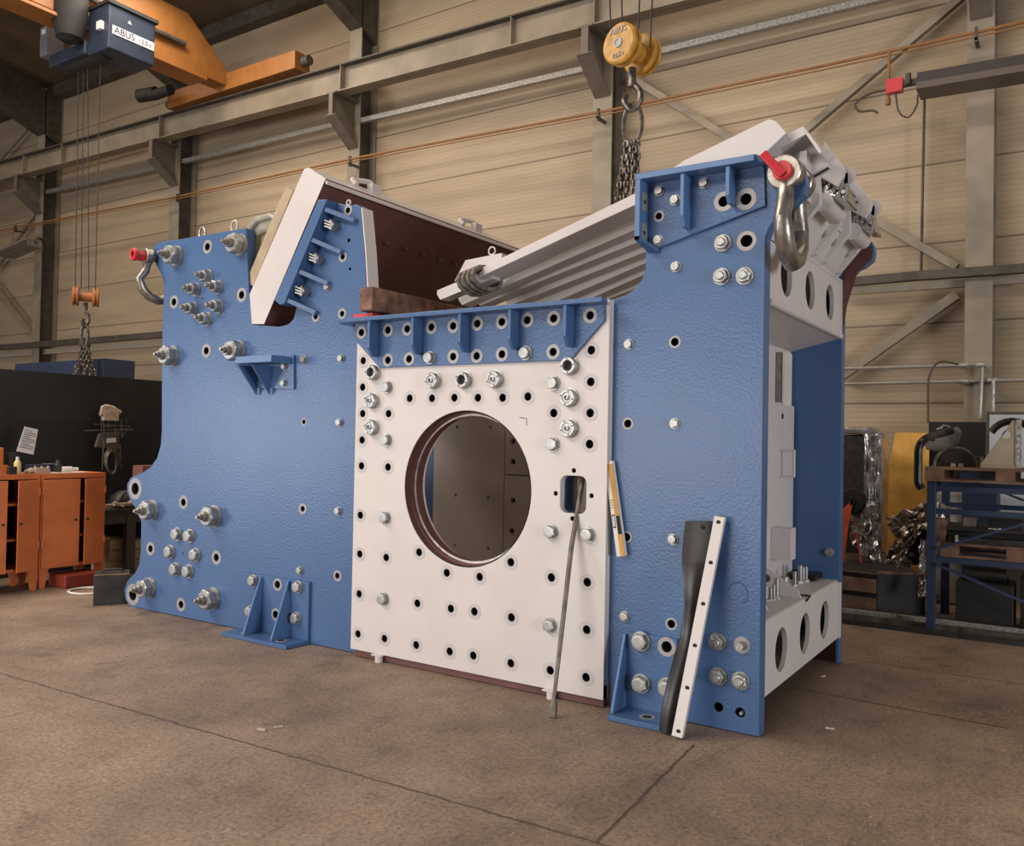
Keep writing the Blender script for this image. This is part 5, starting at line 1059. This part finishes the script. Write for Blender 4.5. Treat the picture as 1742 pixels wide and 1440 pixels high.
MB(orst).prism([V(1452, 848, fy - .14), V(1444, 890, fy - .14), V(1436, 955, fy - .14), V(1432, 955, fy - .14), V(1432, 868, fy - .14)], (0, .01, 0)).beam(V(1458, 905, fy - .12), V(1468, 978, fy - .12), .01, .06, up=(0, 1, 0)).build('orange_strap', t)
MB(foilb).box(a0_, a1_, fy, fy + .42, 0, .45).build('pallet_base', t)
# foil heap
ht = thing('foil_heap', (.1, 4.2, hc), 'crumpled silver and brown foil sheets heaped beside the rack post', 'foil')
ZB = 4.25
crumple(foilb, [V(1505, 884, ZB), V(1583, 852, ZB), V(1583, 895, ZB - .1), V(1528, 925, ZB - .1)], 11, .035, .004, 11, 'foil_sheet', parent=ht)
crumple(foil, [V(1583, 852, ZB - .05), V(1618, 862, ZB - .05), V(1602, 886, ZB - .15), V(1583, 893, ZB - .15)], 8, .03, .004, 12, 'foil_sheet', parent=ht)
crumple(foilb, [V(1540, 905, ZB - .12), V(1578, 890, ZB - .1), V(1545, 935, ZB - .15), V(1528, 965, ZB - .15)], 10, .03, .004, 13, 'foil_sheet', parent=ht)
crumple(foilb, [V(1515, 930, ZB), V(1535, 910, ZB), V(1530, 965, ZB), V(1504, 958, ZB)], 9, .03, .004, 14, 'foil_sheet', parent=ht)
crumple(MATS['black_rubber'], [V(1545, 905, ZB + .02), V(1582, 900, ZB + .02), V(1575, 962, ZB + .02), V(1528, 962, ZB + .02)], 9, .04, .004, 15, 'black_sheet', parent=ht)
crumple(foil, [V(1566, 918, ZB - .22), V(1584, 920, ZB - .22), V(1584, 972, ZB - .25), V(1562, 972, ZB - .25)], 8, .02, .004, 16, 'foil_sheet', parent=ht)
crumple(foilb, [V(1562, 985, ZB - .3), V(1586, 975, ZB - .3), V(1580, 1012, ZB - .35), V(1562, 1018, ZB - .35)], 7, .02, .004, 17, 'foil_sheet', parent=ht)
crumple(foilb, [V(1520, 945, ZB - .1), V(1540, 940, ZB - .1), V(1552, 965, ZB - .1), V(1518, 965, ZB - .1)], 7, .03, .004, 18, 'foil_sheet', parent=ht)

for px, py, ang, lab in ((445, 1243, .3, 'small pale chip on the floor left of the other chip below the blue foot bracket'), (473, 1239, .9, 'small pale chip on the floor right of the other chip below the blue foot bracket'), (1400, 1152, 1.2, 'pale splinter on the floor right of the white lower beam'), (1412, 1241, .2, 'tiny white chip on the dark floor at lower right')):
    q = on(px, py, 2, 0); u = Vector((math.cos(ang), math.sin(ang), 0)) * .025
    MB(glove).beam(q - u + Vector((0, 0, .005)), q + u + Vector((0, 0, .005)), .012, .008).build('wood_chip', label=lab, cat='chip')
